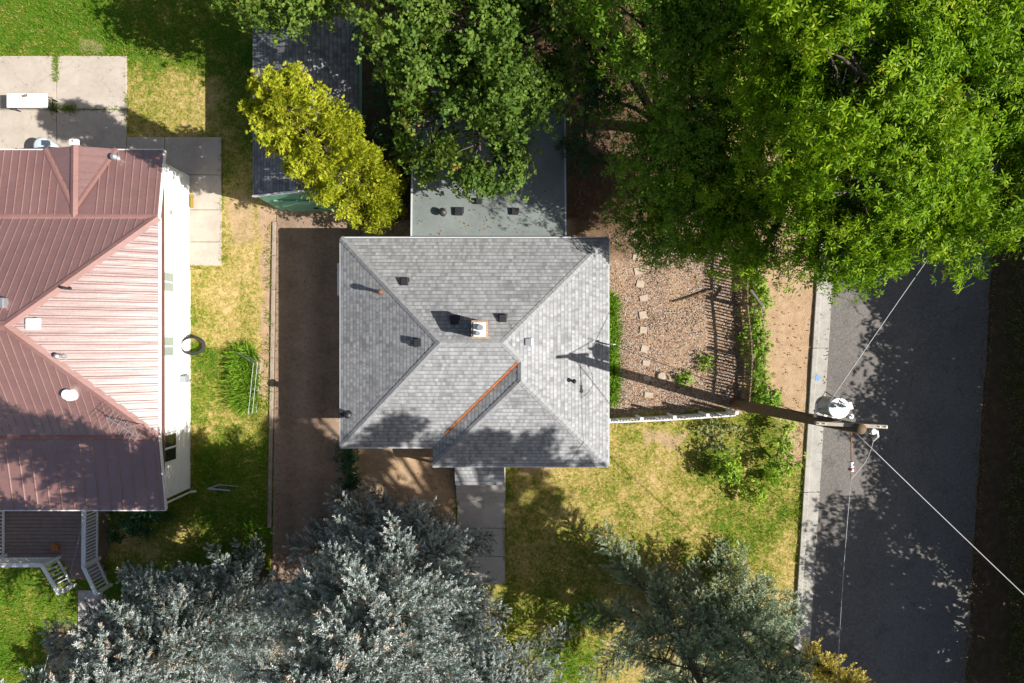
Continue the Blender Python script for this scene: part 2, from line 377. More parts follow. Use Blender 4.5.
M['groundleaf'] = leafmat('grey_green_leaf', [(0.0, (0.11, 0.16, 0.05)), (0.5, (0.19, 0.25, 0.085)), (1.0, (0.30, 0.34, 0.15))], 0.3, 0.6)
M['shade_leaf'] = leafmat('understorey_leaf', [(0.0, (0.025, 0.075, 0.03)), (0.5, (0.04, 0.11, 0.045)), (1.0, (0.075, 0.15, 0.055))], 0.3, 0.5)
M['spruce'] = leafmat('blue_spruce_needle', [(0.0, (0.06, 0.08, 0.045)), (0.35, (0.115, 0.15, 0.125)), (0.75, (0.42, 0.48, 0.465)), (0.96, (0.60, 0.62, 0.60)), (1.0, (0.50, 0.35, 0.23))], 0.1, 0.55, (0.9, 1, 0.8), 0.3)  # pale new growth, with lit and shaded bough contrast put into the ramp
M['spruce_green'] = leafmat('grey_green_spruce_needle', [(0.0, (0.07, 0.10, 0.045)), (0.35, (0.17, 0.23, 0.145)), (0.75, (0.39, 0.48, 0.33)), (1.0, (0.60, 0.60, 0.38))], 0.1, 0.55, (0.9, 1, 0.7), 0.3)
M['spruce_gold'] = leafmat('gold_tipped_needle', [(0.0, (0.16, 0.17, 0.06)), (0.5, (0.44, 0.40, 0.08)), (1.0, (0.80, 0.64, 0.15))], 0.15, 0.55, (1, 0.95, 0.5), 0.3)

# ------------------------------------------------------------------ numpy foliage
def nrm(a):
    return a / np.maximum(np.linalg.norm(a, axis=1, keepdims=True), 1e-9)

def leaf_object(name, C, A, N, L, Wd, tint, mat, parent=None, fold=0.15):
    """one kite shaped leaf per row: centre C, long axis A, face normal N, length L, width Wd"""
    n = len(C); A = nrm(A); B = nrm(np.cross(N, A)); N = np.cross(A, B)
    L = np.asarray(L).reshape(-1, 1) * np.ones((n, 1)); Wd = np.asarray(Wd).reshape(-1, 1) * np.ones((n, 1))
    v = np.empty((n, 4, 3))
    v[:, 0] = C - A * L * 0.5
    v[:, 1] = C + B * Wd * 0.5 + A * L * 0.04 + N * Wd * fold
    v[:, 2] = C + A * L * 0.5
    v[:, 3] = C - B * Wd * 0.5 + A * L * 0.04 + N * Wd * fold
    if parent is not None: v -= np.array(origin_of(parent))
    me = bpy.data.meshes.new(name)
    me.vertices.add(4 * n); me.vertices.foreach_set('co', v.reshape(-1).astype(np.float32))
    me.loops.add(4 * n); me.loops.foreach_set('vertex_index', np.arange(4 * n, dtype=np.int32))
    me.polygons.add(n); me.polygons.foreach_set('loop_start', np.arange(0, 4 * n, 4, dtype=np.int32))
    at = me.attributes.new('tint', 'FLOAT', 'POINT'); at.data.foreach_set('value', np.repeat(np.clip(tint, 0, 1), 4).astype(np.float32))
    me.update(calc_edges=True); me.materials.append(mat)
    o = bpy.data.objects.new(name, me); COL.objects.link(o)
    if parent is not None: o.parent = parent
    return o

def sphere_dirs(n, zmin=-1.0):
    z = rng.uniform(zmin, 1, n); a = rng.uniform(0, 2 * np.pi, n); r = np.sqrt(1 - z * z)
    return np.stack([r * np.cos(a), r * np.sin(a), z], 1)

def deciduous(name, label, base, lobes, mat, clumps=60, ros=10, leaflets=6, L=0.16, Wd=0.06, cr=0.55, trunk_r=0.22,
              gap=0.12, cat='tree', group=None, droop=(0.1, 0.7), tint_c=0.5, crown_name='crown', twigs=True, trunk_top=None, fork=0.5):
    """trunk, limbs to every lobe, twigs to the leaf clumps, and rosettes of leaves through the crown's volume.
    base: metres; lobes: (x, y, z, rx, ry, rz) in metres"""
    base = Vector(base); t = thing(name, label, cat, base, group)
    lob = np.array(lobes); cen = Vector(lob[:, :3].mean(0)); zmin = (lob[:, 2] - lob[:, 5]).min()
    ft = base.lerp(Vector((cen.x, cen.y, max(zmin * 0.9, cen.z * 0.45))), 1.0)
    fk = Vector((base.x + (ft.x - base.x) * fork, base.y + (ft.y - base.y) * fork, ft.z))
    tb = MB()
    mid = base.lerp(fk, 0.5) + Vector((random.uniform(-.15, .15), random.uniform(-.15, .15), 0)) * trunk_r * 3
    tb.tube([base - Vector((0, 0, 0.05)), base + Vector((0, 0, 0.15 * trunk_r / 0.2)), mid, fk], [trunk_r * 1.45, trunk_r * 1.1, trunk_r * 0.9, trunk_r * 0.75], 10)
    tw = MB(); Cs = []; As = []; Ns = []; Ts = []
    for (x, y, z, rx, ry, rz) in lobes:
        c = Vector((x, y, z)); R = np.array([rx, ry, rz]); rm = (rx * ry * rz) ** (1 / 3)
        m1 = fk.lerp(c, 0.5) + Vector((0, 0, 0.12 * (c - fk).length))
        tw.tube([fk, m1, c], [trunk_r * 0.55, trunk_r * 0.36, trunk_r * 0.16], 6)
        nc = max(6, int(clumps * (rm / 1.6) ** 2))
        d = sphere_dirs(nc * 2, -0.75); rad = 0.45 + 0.6 * np.sqrt(rng.random(nc * 2))
        cc = np.array(c) + d * R * rad[:, None]
        keep = [i for i in range(len(cc)) if mnoise.noise(Vector(cc[i]) * 0.75) > -0.5 + gap * 2 and cc[i][2] > 0.04][:nc]
        if len(keep) < 3: keep = [i for i in range(len(cc)) if cc[i][2] > 0.03][:nc] or list(range(3))
        for i in keep:
            p = cc[i]; out = nrm((d[i] * np.array([1, 1, 0.6]) + np.array([0, 0, 0.25]))[None])[0]
            if twigs and random.random() < 0.32:
                a = fk.lerp(c, random.uniform(0.6, 1.0)); b2 = Vector(p); mm = a.lerp(b2, 0.55) + Vector((0, 0, 0.1 * (b2 - a).length))
                tw.tube([a, mm, b2], [trunk_r * 0.12 + 0.008, trunk_r * 0.06 + 0.007, 0.006], 4, False)
            k = max(3, int(ros * random.uniform(0.7, 1.35)))
            rc = p + rng.normal(0, 1, (k, 3)) * cr * np.array([1, 1, 0.55]) * 0.55 + out * rng.uniform(-0.3, 0.5, (k, 1)) * cr
            ax = nrm(out + rng.normal(0, 0.45, (k, 3)) + np.array([0, 0, 0.35]))         # rosette axis
            ct = tint_c + rng.normal(0, 0.13)
            e1 = nrm(np.cross(ax, rng.normal(0, 1, (k, 3)))); e2 = np.cross(ax, e1)
            for j in range(leaflets):
                th = 2 * np.pi * (j + rng.uniform(-.3, .3, (k, 1))) / leaflets
                dr = rng.uniform(droop[0], droop[1], (k, 1))
                la = nrm((e1 * np.cos(th) + e2 * np.sin(th)) * np.cos(dr) - np.array([0, 0, 1.0]) * np.sin(dr))
                ll = L * rng.uniform(0.7, 1.2, (k, 1))
                Cs.append(rc + la * ll * 0.6); As.append(la); Ns.append(ax + rng.normal(0, 0.3, (k, 3)))
                Ts.append(ct + rng.normal(0, 0.14, k))
    tb.build('trunk', M['bark'], t, True)
    tw.build('limbs', M['bark'], t, True)
    Cs = np.concatenate(Cs); n = len(Cs)
    leaf_object(crown_name, Cs, np.concatenate(As), np.concatenate(Ns), L * rng.uniform(0.7, 1.2, n), Wd * rng.uniform(0.75, 1.2, n), np.concatenate(Ts), mat, t)
    return t

def spruce(name, label, base, h, R, mat, z0=0.8, lim=None, per=6, dz=0.36, tuft=0.19, lean=(0, 0), group=None, side=1.0, zfol=0.0, power=0.85, seed=1, bare=0.16):
    """conifer: whorls of branches on one trunk, each with side shoots, each shoot a row of needle tufts"""
    r_ = np.random.default_rng(seed); base = Vector(base); t = thing(name, label, 'spruce', base, group)
    tb = MB(); lx, ly = lean
    def axis(z): return Vector((base.x + lx * z / h, base.y + ly * z / h, z))
    tb.tube([axis(h * k / 8) - Vector((0, 0, 0.05 if k == 0 else 0)) for k in range(9)], [max(0.02, 0.022 * h * (1 - k / 8.3)) for k in range(9)], 10)
    br = MB(); C = []; A = []; T = []
    def tufts(p, d, n, age):
        """n needle tufts along direction d from p"""
        for k in range(n):
            q = p + d * (tuft * 0.75 * (k + 0.5)) + r_.normal(0, 0.02, 3)
            C.append(q); A.append(d + r_.normal(0, 0.22, 3) + np.array([0, 0, 0.12])); T.append(age + 0.55 * (k + 1) / n + r_.normal(0, 0.12))
    z = z0
    while z < h * 0.985:
        f = 1 - z / h
        for k in range(per if f > 0.12 else max(3, per - 2)):
            az = r_.uniform(0, 2 * np.pi)
            Lb = R * (f ** power) * r_.uniform(0.58, 1.18) * (0.75 + 0.25 * min(1, z / (0.12 * h)))
            if lim: Lb *= lim(az)
            Lb = max(Lb, 0.22)
            if z < zfol: continue
            zz = z + r_.uniform(-0.15, 0.15); o = np.array(axis(zz)); hd = np.array([np.cos(az), np.sin(az), 0]); sd = np.array([-np.sin(az), np.cos(az), 0])
            up = 0.45 * (1 - f) - 0.12 * f
            def pt(s):
                return o + hd * Lb * s + np.array([0, 0, 1]) * Lb * (up * s - 0.22 * s * s * f + 0.14 * s ** 3)
            seg = [pt(s) for s in np.linspace(0, 1, 6)]
            br.tube([Vector(p) for p in seg], [0.012 + 0.014 * Lb * (1 - i / 5.2) * 0.6 for i in range(6)], 4, False)
            ns = max(2, int(Lb * (1 - bare) / 0.125)); s0 = bare if Lb > 0.9 else 0.05
            for i in range(ns):
                s = s0 + (1 - s0) * (i + r_.uniform(0, 0.8)) / ns
                p = pt(s); dloc = nrm((pt(min(1, s + .05)) - pt(s - .05))[None])[0]
                for sg in (-1, 1):
                    if r_.random() < 0.08: continue
                    sl_ = side * Lb * 0.36 * (1 - 0.75 * s) * r_.uniform(0.6, 1.2) + 0.08
                    d = nrm((dloc * 0.75 + sd * sg * 0.85 + np.array([0, 0, r_.uniform(-0.22, 0.18)]))[None])[0]
                    tufts(p, d, max(1, int(round(sl_ / (tuft * 0.75)))), 0.12)
                if r_.random() < 0.6: tufts(p, nrm((dloc + np.array([0, 0, 0.6]) + r_.normal(0, .2, 3))[None])[0], 1, 0.25)
            tufts(pt(1.0), hd + np.array([0, 0, 0.12]), 2, 0.3)
        z += dz * (0.55 + 0.45 * f) * r_.uniform(0.8, 1.2)
    tufts(np.array(axis(h)), np.array([0, 0, 1.0]), 2, 0.4)
    tb.build('trunk', M['bark'], t, True); br.build('limbs', M['bark'], t, True)
    C = np.array(C); A = nrm(np.array(A)); T = np.array(T); n = len(C)
    nn = 18; CC = []; AA = []; NN = []; TT = []
    e1 = nrm(np.cross(A, r_.normal(0, 1, (n, 3)))); e2 = np.cross(A, e1)
    for j in range(nn):
        th = 2 * np.pi * j * 0.382 + r_.uniform(-.4, .4, (n, 1)); rad = e1 * np.cos(th) + e2 * np.sin(th)
        a = nrm(A * r_.uniform(0.5, 1.0, (n, 1)) + rad * r_.uniform(0.5, 0.9, (n, 1))); u = (j + 0.5) / nn - 0.5
        CC.append(C + a * tuft * 0.2 + A * tuft * u); AA.append(a); NN.append(r_.normal(0, 0.5, (n, 3)) + rad + np.array([0, 0, 0.8])); TT.append(T + 0.25 * u + r_.normal(0, 0.07, n))
    CC = np.concatenate(CC)
    leaf_object('crown', CC, np.concatenate(AA), np.concatenate(NN), tuft * r_.uniform(0.3, 0.55, len(CC)), tuft * 0.15, np.concatenate(TT), mat, t, 0.0)
    return t

# ------------------------------------------------------------------ ground zones (survey units)
def vnoise(x, y, f, seed):
    """value noise"""
    x = x * f + seed * 17.3; y = y * f + seed * 9.1
    xi = np.floor(x).astype(np.int64); yi = np.floor(y).astype(np.int64); u = x - xi; v = y - yi
    u = u * u * (3 - 2 * u); v = v * v * (3 - 2 * v)
    def hsh(a, b):
        n = (a * 374761393 + b * 668265263 + seed * 1442695) & 0x7fffffff
        n = ((n ^ (n >> 13)) * 1274126177) & 0x7fffffff
        return ((n ^ (n >> 16)) & 0xffff) / 65535.0
    return (hsh(xi, yi) * (1 - u) + hsh(xi + 1, yi) * u) * (1 - v) + (hsh(xi, yi + 1) * (1 - u) + hsh(xi + 1, yi + 1) * u) * v

def inside(px, py, poly, soft=5.0, wob=6.0):
    """soft membership of a polygon with a wobbly outline"""
    px = px + (vnoise(px, py, 0.06, 3) - 0.5) * wob * 2; py = py + (vnoise(px, py, 0.06, 5) - 0.5) * wob * 2
    d = np.full(px.shape, 1e9); ins = np.zeros(px.shape, bool); n = len(poly)
    for i in range(n):
        x0, y0 = poly[i]; x1, y1 = poly[(i + 1) % n]; ex, ey = x1 - x0, y1 - y0
        t = np.clip(((px - x0) * ex + (py - y0) * ey) / (ex * ex + ey * ey + 1e-9), 0, 1)
        d = np.minimum(d, np.hypot(px - x0 - t * ex, py - y0 - t * ey))
        c = ((y0 > py) != (y1 > py)) & (px < (x1 - x0) * (py - y0) / (y1 - y0 + 1e-12) + x0); ins ^= c
    sd = np.where(ins, d, -d)
    return np.clip(sd / (2 * soft) + 0.5, 0, 1)

def rect(x0, y0, x1, y1): return [(x0, y0), (x1, y0), (x1, y1), (x0, y1)]

def zones(px, py):
    big = vnoise(px, py, 0.018, 11); med = vnoise(px, py, 0.05, 12)
    dry = 0.42 + (big - 0.5) * 0.5 + (med - 0.5) * 0.5
    def setv(a, m, v): return a * (1 - m) + v * m
    nz = (big - 0.5) * 0.4 + (med - 0.5) * 0.55
    dry = setv(dry, inside(px, py, rect(-400, -400, 128, 60), 8), 0.04 + nz * 0.25)
    dry = setv(dry, inside(px, py, rect(126, -100, 232, 75), 10), 0.15 + nz * 0.4)
    dry = setv(dry, inside(px, py, rect(126, 70, 232, 145), 10), 0.5 + nz * 0.6)
    dry = setv(dry, inside(px, py, rect(190, 190, 275, 345), 10), 0.62 + nz * 0.5)
    dry = setv(dry, inside(px, py, rect(190, 365, 275, 700), 14), 0.44 + nz * 0.5)
    dry = setv(dry, inside(px, py, rect(190, 440, 275, 700), 14), 0.16 + nz * 0.5)
    dry = setv(dry, inside(px, py, rect(-300, 560, 190, 690), 10), 0.12 + nz * 0.5)
    dry = setv(dry, inside(px, py, rect(500, 415, 812, 720), 10), 0.52 + nz * 0.6)
    dry = setv(dry, inside(px, py, rect(500, 580, 600, 720), 14), 0.42 + nz * 0.9)
    dry = setv(dry, inside(px, py, [(700, 415), (810, 415), (810, 520), (740, 560), (690, 500)], 14), 0.38 + nz * 0.5)
    dry = setv(dry, inside(px, py, rect(985, -600, 1800, 1400), 10), 0.38 + nz * 0.6)
    dirt = np.zeros_like(px)
    for poly, v, sf in (
        (rect(758, 150, 822, 402), 1.0, 5), (rect(775, 395, 812, 470), 0.62, 8), (rect(345, 440, 456, 565), 0.85, 8), (rect(412, 440, 456, 620), 0.5, 10),
        (rect(258, 205, 273, 400), 0.8, 4), (rect(222, 190, 262, 250), 0.55, 12), (rect(345, -200, 720, 250), 1.0, 8), (rect(262, 205, 345, 240), 1.0, 4),
        (rect(600, 235, 750, 410), 1.0, 4), (rect(598, 540, 660, 600), 0.4, 14), (rect(640, 425, 690, 450), 0.58, 8), (rect(515, 440, 560, 475), 0.62, 8),
        (rect(40, 620, 110, 720), 0.6, 14), (rect(330, 540, 470, 740), 0.7, 20), (rect(170, 600, 330, 760), 0.6, 20), (rect(620, 560, 720, 690), 0.45, 18),
        (rect(75, 36, 105, 62), 0.45, 8), (rect(955, -900, 1006, 1500), 1.0, 7)):
        dirt = np.maximum(dirt, inside(px, py, poly, sf) * v)
    grav = inside(px, py, [(600, 225), (746, 235), (742, 412), (600, 414)], 4, 3) * (0.72 + 0.6 * vnoise(px, py, 0.035, 61))
    grav = np.maximum(grav, 0.2 * inside(px, py, rect(560, 60, 740, 235), 12))
    return np.clip(dry, 0, 1), dirt, grav

def make_ground():
    # fine sheet under the view, one skirt of coarse cells out to the horizon, all one mesh
    xs = np.concatenate([np.array([-6000, -3000, -1400, -500]), np.arange(-200, 1300, 3.0), np.array([1600, 2400, 4200, 7000])])
    ys = np.concatenate([np.array([-6000, -3000, -1400, -500]), np.arange(-160, 860, 3.0), np.array([1200, 2200, 4000, 7000])])
    X, Y = np.meshgrid(xs, ys); px, py = X.ravel(), Y.ravel()
    dry, dirt, grav = zones(px, py)
    z = (vnoise(px, py, 0.03, 21) - 0.5) * 0.03 + (vnoise(px, py, 0.15, 22) - 0.5) * 0.02 - 0.03
    co = np.stack([(px - 512) * S, (341.5 - py) * S, z], 1).astype(np.float32)
    nx, ny = len(xs), len(ys); i = np.arange(nx * ny).reshape(ny, nx)
    q = np.stack([i[1:, :-1], i[1:, 1:], i[:-1, 1:], i[:-1, :-1]], -1).reshape(-1, 4)
    me = bpy.data.meshes.new('ground'); me.vertices.add(len(co)); me.vertices.foreach_set('co', co.ravel())
    me.loops.add(q.size); me.loops.foreach_set('vertex_index', q.ravel().astype(np.int32))
    me.polygons.add(len(q)); me.polygons.foreach_set('loop_start', np.arange(0, q.size, 4, dtype=np.int32))
    me.polygons.foreach_set('use_smooth', np.ones(len(q), bool))
    at = me.attributes.new('zone', 'FLOAT_COLOR', 'POINT'); at.data.foreach_set('color', np.stack([dry, dirt, grav, np.maximum(inside(px, py, rect(345, -220, 722, 222), 14, 10), np.maximum(0.55 * inside(px, py, rect(562, 190, 640, 262), 14, 10), 0.72 * inside(px, py, rect(960, -900, 1500, 1500), 14, 10)))], 1).ravel().astype(np.float32))  # alpha: brown litter, plus tree shade painted over back yard and far verge
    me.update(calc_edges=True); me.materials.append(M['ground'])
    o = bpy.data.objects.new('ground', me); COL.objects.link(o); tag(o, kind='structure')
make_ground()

def struct(name, mb, mat, **kw):
    o = mb.build(name, mat, **kw); tag(o, kind='structure'); return o

def wpoly(pts): return [tuple(W(x, y))[:2] for x, y in pts]

# road, gutter, kerb (the street runs slightly off the vertical)
def road_x(y, off): return 832 + off - (y - 285) * 0.0625
YN, YS = -2400, 3000
road = MB()
for a, b in zip(np.arange(YN, YS, 12), np.arange(YN, YS, 12) + 12):
    vs = []
    for yy in (a, b):
        for k, off in enumerate((0, 40, 80, 120, 158)):
            e = 0 if 0 < k < 4 else (vnoise(np.array([off * 1.0]), np.array([yy * 1.0]), 0.11, 31)[0] - 0.5) * (3 if k == 4 else 0)
            vs.append(W(road_x(yy, off) + e, yy, 0) + Vector((0, 0, 0.012 + 0.05 * (1 - ((off - 79) / 79) ** 2))))
    road.add(vs, [(5 + k, 6 + k, 1 + k, k) for k in range(4)])
struct('road', road, M['asphalt'], smooth=True)
gut = MB(); kb = MB()
for yy in np.arange(-300, 1000, 72):
    for mb, o0, o1, z0, z1 in ((gut, -11.0, 0.3, -0.05, 0.024), (kb, -16.2, -11.0, -0.05, 0.085)):
        y0, y1 = yy + 0.25, yy + 71.75
        mb.prism(wpoly([(road_x(y0, o0), y0), (road_x(y0, o1), y0), (road_x(y1, o1), y1), (road_x(y1, o0), y1)]), z0, z1)
struct('gutter_pan', gut, M['kerb']); struct('kerb', kb, M['kerb'], bevel=0.02)
mk = MB(); c = W(816.5, 378); mk.box(Vector((c.x, c.y, 0.0885)), (0.16, 0.2, 0.003)); struct('kerb_paint_mark', mk, M['blue_mark'])

# concrete patio behind the red house, walkway slabs, driveway and its edging
def slabs(name, rects, mat, z, g=0.3):
    mb = MB()
    for (x0, y0, x1, y1) in rects:
        mb.prism(wpoly([(x0 + g, y0 + g), (x1 - g, y0 + g), (x1 - g, y1 - g), (x0 + g, y1 - g)]), -0.08, z)
    return struct(name, mb, mat, bevel=0.008)
slabs('patio', [(-120, 56, -20, 110), (-20, 56, 57, 110), (57, 56, 127, 110), (-120, 110, -20, 180), (-20, 110, 57, 180), (57, 110, 127, 180)], M['concrete'], 0.04)
slabs('side_walk', [(127, 137, 165, 180), (165, 137, 222, 175), (190, 175, 222, 210), (190, 210, 222, 242), (190, 242, 222, 266)], M['concrete'], 0.036)
slabs('porch_walk', [(78, 590, 103, 616), (78, 616, 103, 642), (77, 642, 103, 668), (76, 668, 102, 700)], M['concrete_walk'], 0.03)
slabs('entry_walk', [(457, 500, 505, 528), (457, 528, 505, 556), (457, 556, 505, 584)], M['concrete_walk'], 0.035)
dv = MB(); dv.face([W(277, 215, .35), W(271.5, 640, .35), W(346, 640, .35), W(360, 215, .35)]); dv.f[-1] = dv.f[-1]
struct('driveway', dv, M['drive'])
de = MB()
for k in range(9):
    y0, y1 = 222 + k * 34, 222 + k * 34 + 33.6
    xa = 276.5 - (y0 - 222) * 0.0165; xb = 276.5 - (y1 - 222) * 0.0165
    de.prism(wpoly([(xa - 3.6, y0), (xa, y0), (xb, y1), (xb - 3.6, y1)]), -0.05, 0.06)
struct('driveway_edging', de, M['edging'], bevel=0.01)

# ------------------------------------------------------------------ grey house
def roof_solid(faces, pts, drop, scale_uv=True, name='roof', mat=None, parent=None, extra=None):
    """faces: lists of point keys (plan units + z); closes the underside flat 'drop' below and maps uv along each slope"""
    mb = MB()
    for keys in faces:
        vs = [W(*pts[k]) for k in keys]
        n = (vs[1] - vs[0]).cross(vs[2] - vs[0]).normalized()
        if n.z < 0: vs.reverse(); n = -n
        u = Vector((0, 0, 1)).cross(n)
        u = u.normalized() if u.length > 1e-5 else Vector((1, 0, 0)); v = n.cross(u)
        mb.face(vs, [(p.dot(u), p.dot(v)) for p in vs])
    return mb

def ridge_caps(mb, a, b, drop, w=0.115, ln=0.2):
    a, b = Vector(a), Vector(b); d = b - a; n = max(1, int(d.length / ln)); h = Vector((d.x, d.y, 0)).normalized(); s_ = Vector((-h.y, h.x, 0)) * w
    for i in range(n):
        p = a.lerp(b, i / n) + Vector((0, 0, 0.008)); q = a.lerp(b, (i + 1.1) / n) + Vector((0, 0, 0.020))
        dz = Vector((0, 0, drop * w))
        vs = [p + s_ - dz, p, p - s_ - dz, q + s_ - dz, q, q - s_ - dz]
        mb.add(vs, [(0, 1, 4, 3), (1, 2, 5, 4), (3, 4, 1, 0), (4, 5, 2, 1)][:2])
        e = Vector((0, 0, -0.016))
        mb.add([q + s_ - dz, q, q - s_ - dz, q + s_ - dz + e, q + e, q - s_ - dz + e], [(0, 1, 4, 3), (1, 2, 5, 4)])

PT = 0.53; ZE = 72
def zr(d): return ZE + PT * d
house = thing('grey_house', 'single storey house with grey shingle hip roof, white chimney and rusty valley', 'house', W(480, 340))
hp = dict(A=(359, 249, ZE), B=(598, 249, ZE), C=(598, 453, ZE), D=(441, 453, ZE), E=(441, 436, ZE), F=(359, 436, ZE),
          R1=(452.5, 342.5, zr(93.5)), R2=(504.5, 342.5, zr(93.5)), V=(519.5, 357.5, zr(78.5)), X=(519.5, 374.5, zr(78.5)))
mb = roof_solid([('A', 'B', 'R2', 'R1'), ('A', 'R1', 'F'), ('F', 'R1', 'R2', 'V', 'E'), ('B', 'C', 'X', 'V', 'R2'), ('D', 'X', 'C'), ('D', 'E', 'V', 'X')], hp, 5)
ed = ['A', 'B', 'C', 'D', 'E', 'F']; t0 = [W(*hp[k]) for k in ed]; dn = Vector((0, 0, -0.17))
for i in range(6):
    a, b = t0[i], t0[(i + 1) % 6]; mb.face([a, a + dn, b + dn, b]); 
mb.face([p + dn for p in t0])
roof = mb.build('roof', M['shingle'], house)
rc = MB()
for a, b, d in (('A', 'R1', .375), ('F', 'R1', .375), ('B', 'R2', .375), ('R2', 'V', .375), ('C', 'X', .375), ('D', 'X', .375), ('R1', 'R2', .53), ('V', 'X', .53)):
    ridge_caps(rc, W(*hp[a]), W(*hp[b]), d)
rc.build('ridge_cap', M['cap'], roof)
vf = MB()
a, b = W(*hp['E']), W(*hp['V']); h = Vector((b.x - a.x, b.y - a.y, 0)).normalized(); sd = Vector((-h.y, h.x, 0)) * 0.075
a2, b2 = a.lerp(b, 0.16), a.lerp(b, 0.985); lift = Vector((0, 0, 0.016)); rise = Vector((0, 0, 0.075 * .375))
vf.add([a2 + sd + lift + rise, a2 + lift, a2 - sd * .35 + lift + rise * .35, b2 + sd + lift + rise, b2 + lift, b2 - sd * .35 + lift + rise * .35], [(0, 3, 4, 1), (1, 4, 5, 2)])
vf.build('valley_flashing', M['rust'], roof)
wl = MB(); i_ = 10
wl.prism(wpoly([(359 + i_, 249 + i_), (598 - i_, 249 + i_), (598 - i_, 453 - i_), (441 + i_, 453 - i_), (441 + i_, 436 - i_), (359 + i_, 436 - i_)]), -0.05, ZE * S - 0.172)
wl.build('wall', M['dark_wall'], house)
gt = MB()
for a, b in (('A', 'B'), ('F', 'E'), ('D', 'C'), ('B', 'C'), ('A', 'F')):
    pa, pb = W(*hp[a]), W(*hp[b]); d = (pb - pa).normalized(); o = Vector((d.y, -d.x, 0)); cen = Vector(((hp['A'][0] + hp['C'][0]) / 2, 0, 0))
    mid = (pa + pb) / 2; ctr = W(480, 345)
    if o.dot(mid - ctr) < 0: o = -o
    o = o * 0.05
    gt.beam(pa + o * .6 - Vector((0, 0, .07)), pb + o * .6 - Vector((0, 0, .07)), 0.045, 0.09)
gt.build('gutter', M['gutter'], roof)

def zroof(px, py):
    """height of the grey roof over a plan point"""
    if px > 519.5 and py > 357: return min(zr(598 - px), zr(453 - py))
    return zr(min(px - 359, py - 249, 436 - py if px < 519 else 999, 598 - px))

def roof_pt(ix, iy):
    """plan position of something seen on the grey roof"""
    z = 90.0
    for _ in range(8):
        f = 1 - z / 682.67; px = 512 + (ix - 512) * f; py = 341.5 + (iy - 341.5) * f; z = zroof(px, py)
    return W(px, py, z)

# roof vents
def box_vent(p, parent, s=0.34, h=0.08, mat='black'):
    m = MB(); m.box(p + Vector((0, 0, h * 0.35)), (s * 0.8, s * 0.8, h * 1.3)); m.box(p + Vector((0, 0, h + 0.03)), (s, s, 0.07))
    m.box(p + Vector((0, 0, -0.01)), (s * 1.25, s * 1.25, 0.03), ry=0.0)
    return m.build('roof_vent', M[mat], parent, bevel=0.015)
def pipe_vent(p, parent, r=0.06, h=0.4, mat='black', cap=True):
    m = MB(); m.cyl(p - Vector((0, 0, 0.15)), r, h + 0.15, 14); m.cyl(p - Vector((0, 0, 0.06)), r * 2.3, 0.1, 14, r * 1.2)
    o = m.build('vent_pipe', M[mat], parent)
    if cap:
        k = MB(); k.cyl(p + Vector((0, 0, h)), r * 1.7, 0.07, 14); k.cyl(p + Vector((0, 0, h + .07)), r * 1.7, 0.05, 14, r * 0.5); k.build('vent_cap', M[mat], o)
    return o
for ix, iy in ((405, 282), (418, 342.5), (503, 318.5)): box_vent(roof_pt(ix, iy), house, 0.26, 0.07)
box_vent(roof_pt(455, 320), house, 0.28, 0.12)
pipe_vent(roof_pt(382, 292.5), house, 0.06, 0.32, 'brown_pipe')
pipe_vent(roof_pt(344, 414.5), house, 0.06, 0.3); pipe_vent(roof_pt(350, 414), house, 0.075, 0.35)
pipe_vent(roof_pt(573.5, 381), house, 0.045, 0.22)
box_vent(roof_pt(528.5, 342), house, 0.24, 0.06, 'galv')
# chimney
cp = roof_pt(481, 330)
ch = MB(); ch.box(cp + Vector((0, 0, 0.15)), (0.48, 0.54, 1.5)); ch.box(cp + Vector((0, 0, 0.93)), (0.54, 0.60, 0.14)); chim = ch.build('chimney', M['chimney_brick'], house, bevel=0.01)
cc = MB(); cc.box(cp + Vector((0, 0, 1.02)), (0.40, 0.46, 0.05)); cc.build('chimney_crown', M['white_paint'], chim, bevel=0.012)
cc = MB(); cc.cyl(cp + Vector((0.03, 0.06, 1.03)), 0.10, 0.16, 16); cc.tube([cp + Vector((-0.05, -0.13, 1.07)), cp + Vector((-.05, -.13, 1.14))], 0.075, 14); cc.build('flue', M['galv'], chim)
# flat rear wing
fw = MB(); z0, z1 = 66, 55
fp = [W(421, 251, z0), W(560.5, 251, z0), W(560.5, 112, z1), W(421, 112, z1)]
fw.add(fp + [p - Vector((0, 0, .2)) for p in fp], [(0, 1, 2, 3), (7, 6, 5, 4), (0, 4, 5, 1), (1, 5, 6, 2), (2, 6, 7, 3), (3, 7, 4, 0)])
flat = fw.build('rear_roof', M['flat_roof'], house)
fe = MB()
for a, b in ((fp[0], fp[3]), (fp[3], fp[2]), (fp[2], fp[1])): fe.beam(a + Vector((0, 0, -0.06)), b + Vector((0, 0, -0.06)), 0.06, 0.16)
fe.build('roof_edge', M['gutter'], flat)
ww = MB(); ww.prism(wpoly([(427, 259), (555, 259), (555, 118), (427, 118)]), -0.05, z1 * S - 0.21); ww.build('rear_wall', M['dark_wall'], house)
def flat_pt(ix, iy):
    z = 62.0
    for _ in range(5):
        f = 1 - z / 682.67; px = 512 + (ix - 512) * f; py = 341.5 + (iy - 341.5) * f; z = z1 + (z0 - z1) * (py - 112) / 139
    return W(px, py, z)
pipe_vent(flat_pt(443, 213), house, 0.085, 0.22, 'black'); box_vent(flat_pt(459, 212), house, 0.30, 0.08); box_vent(flat_pt(515, 212), house, 0.26, 0.08); box_vent(flat_pt(479, 202), house, 0.22, 0.1)
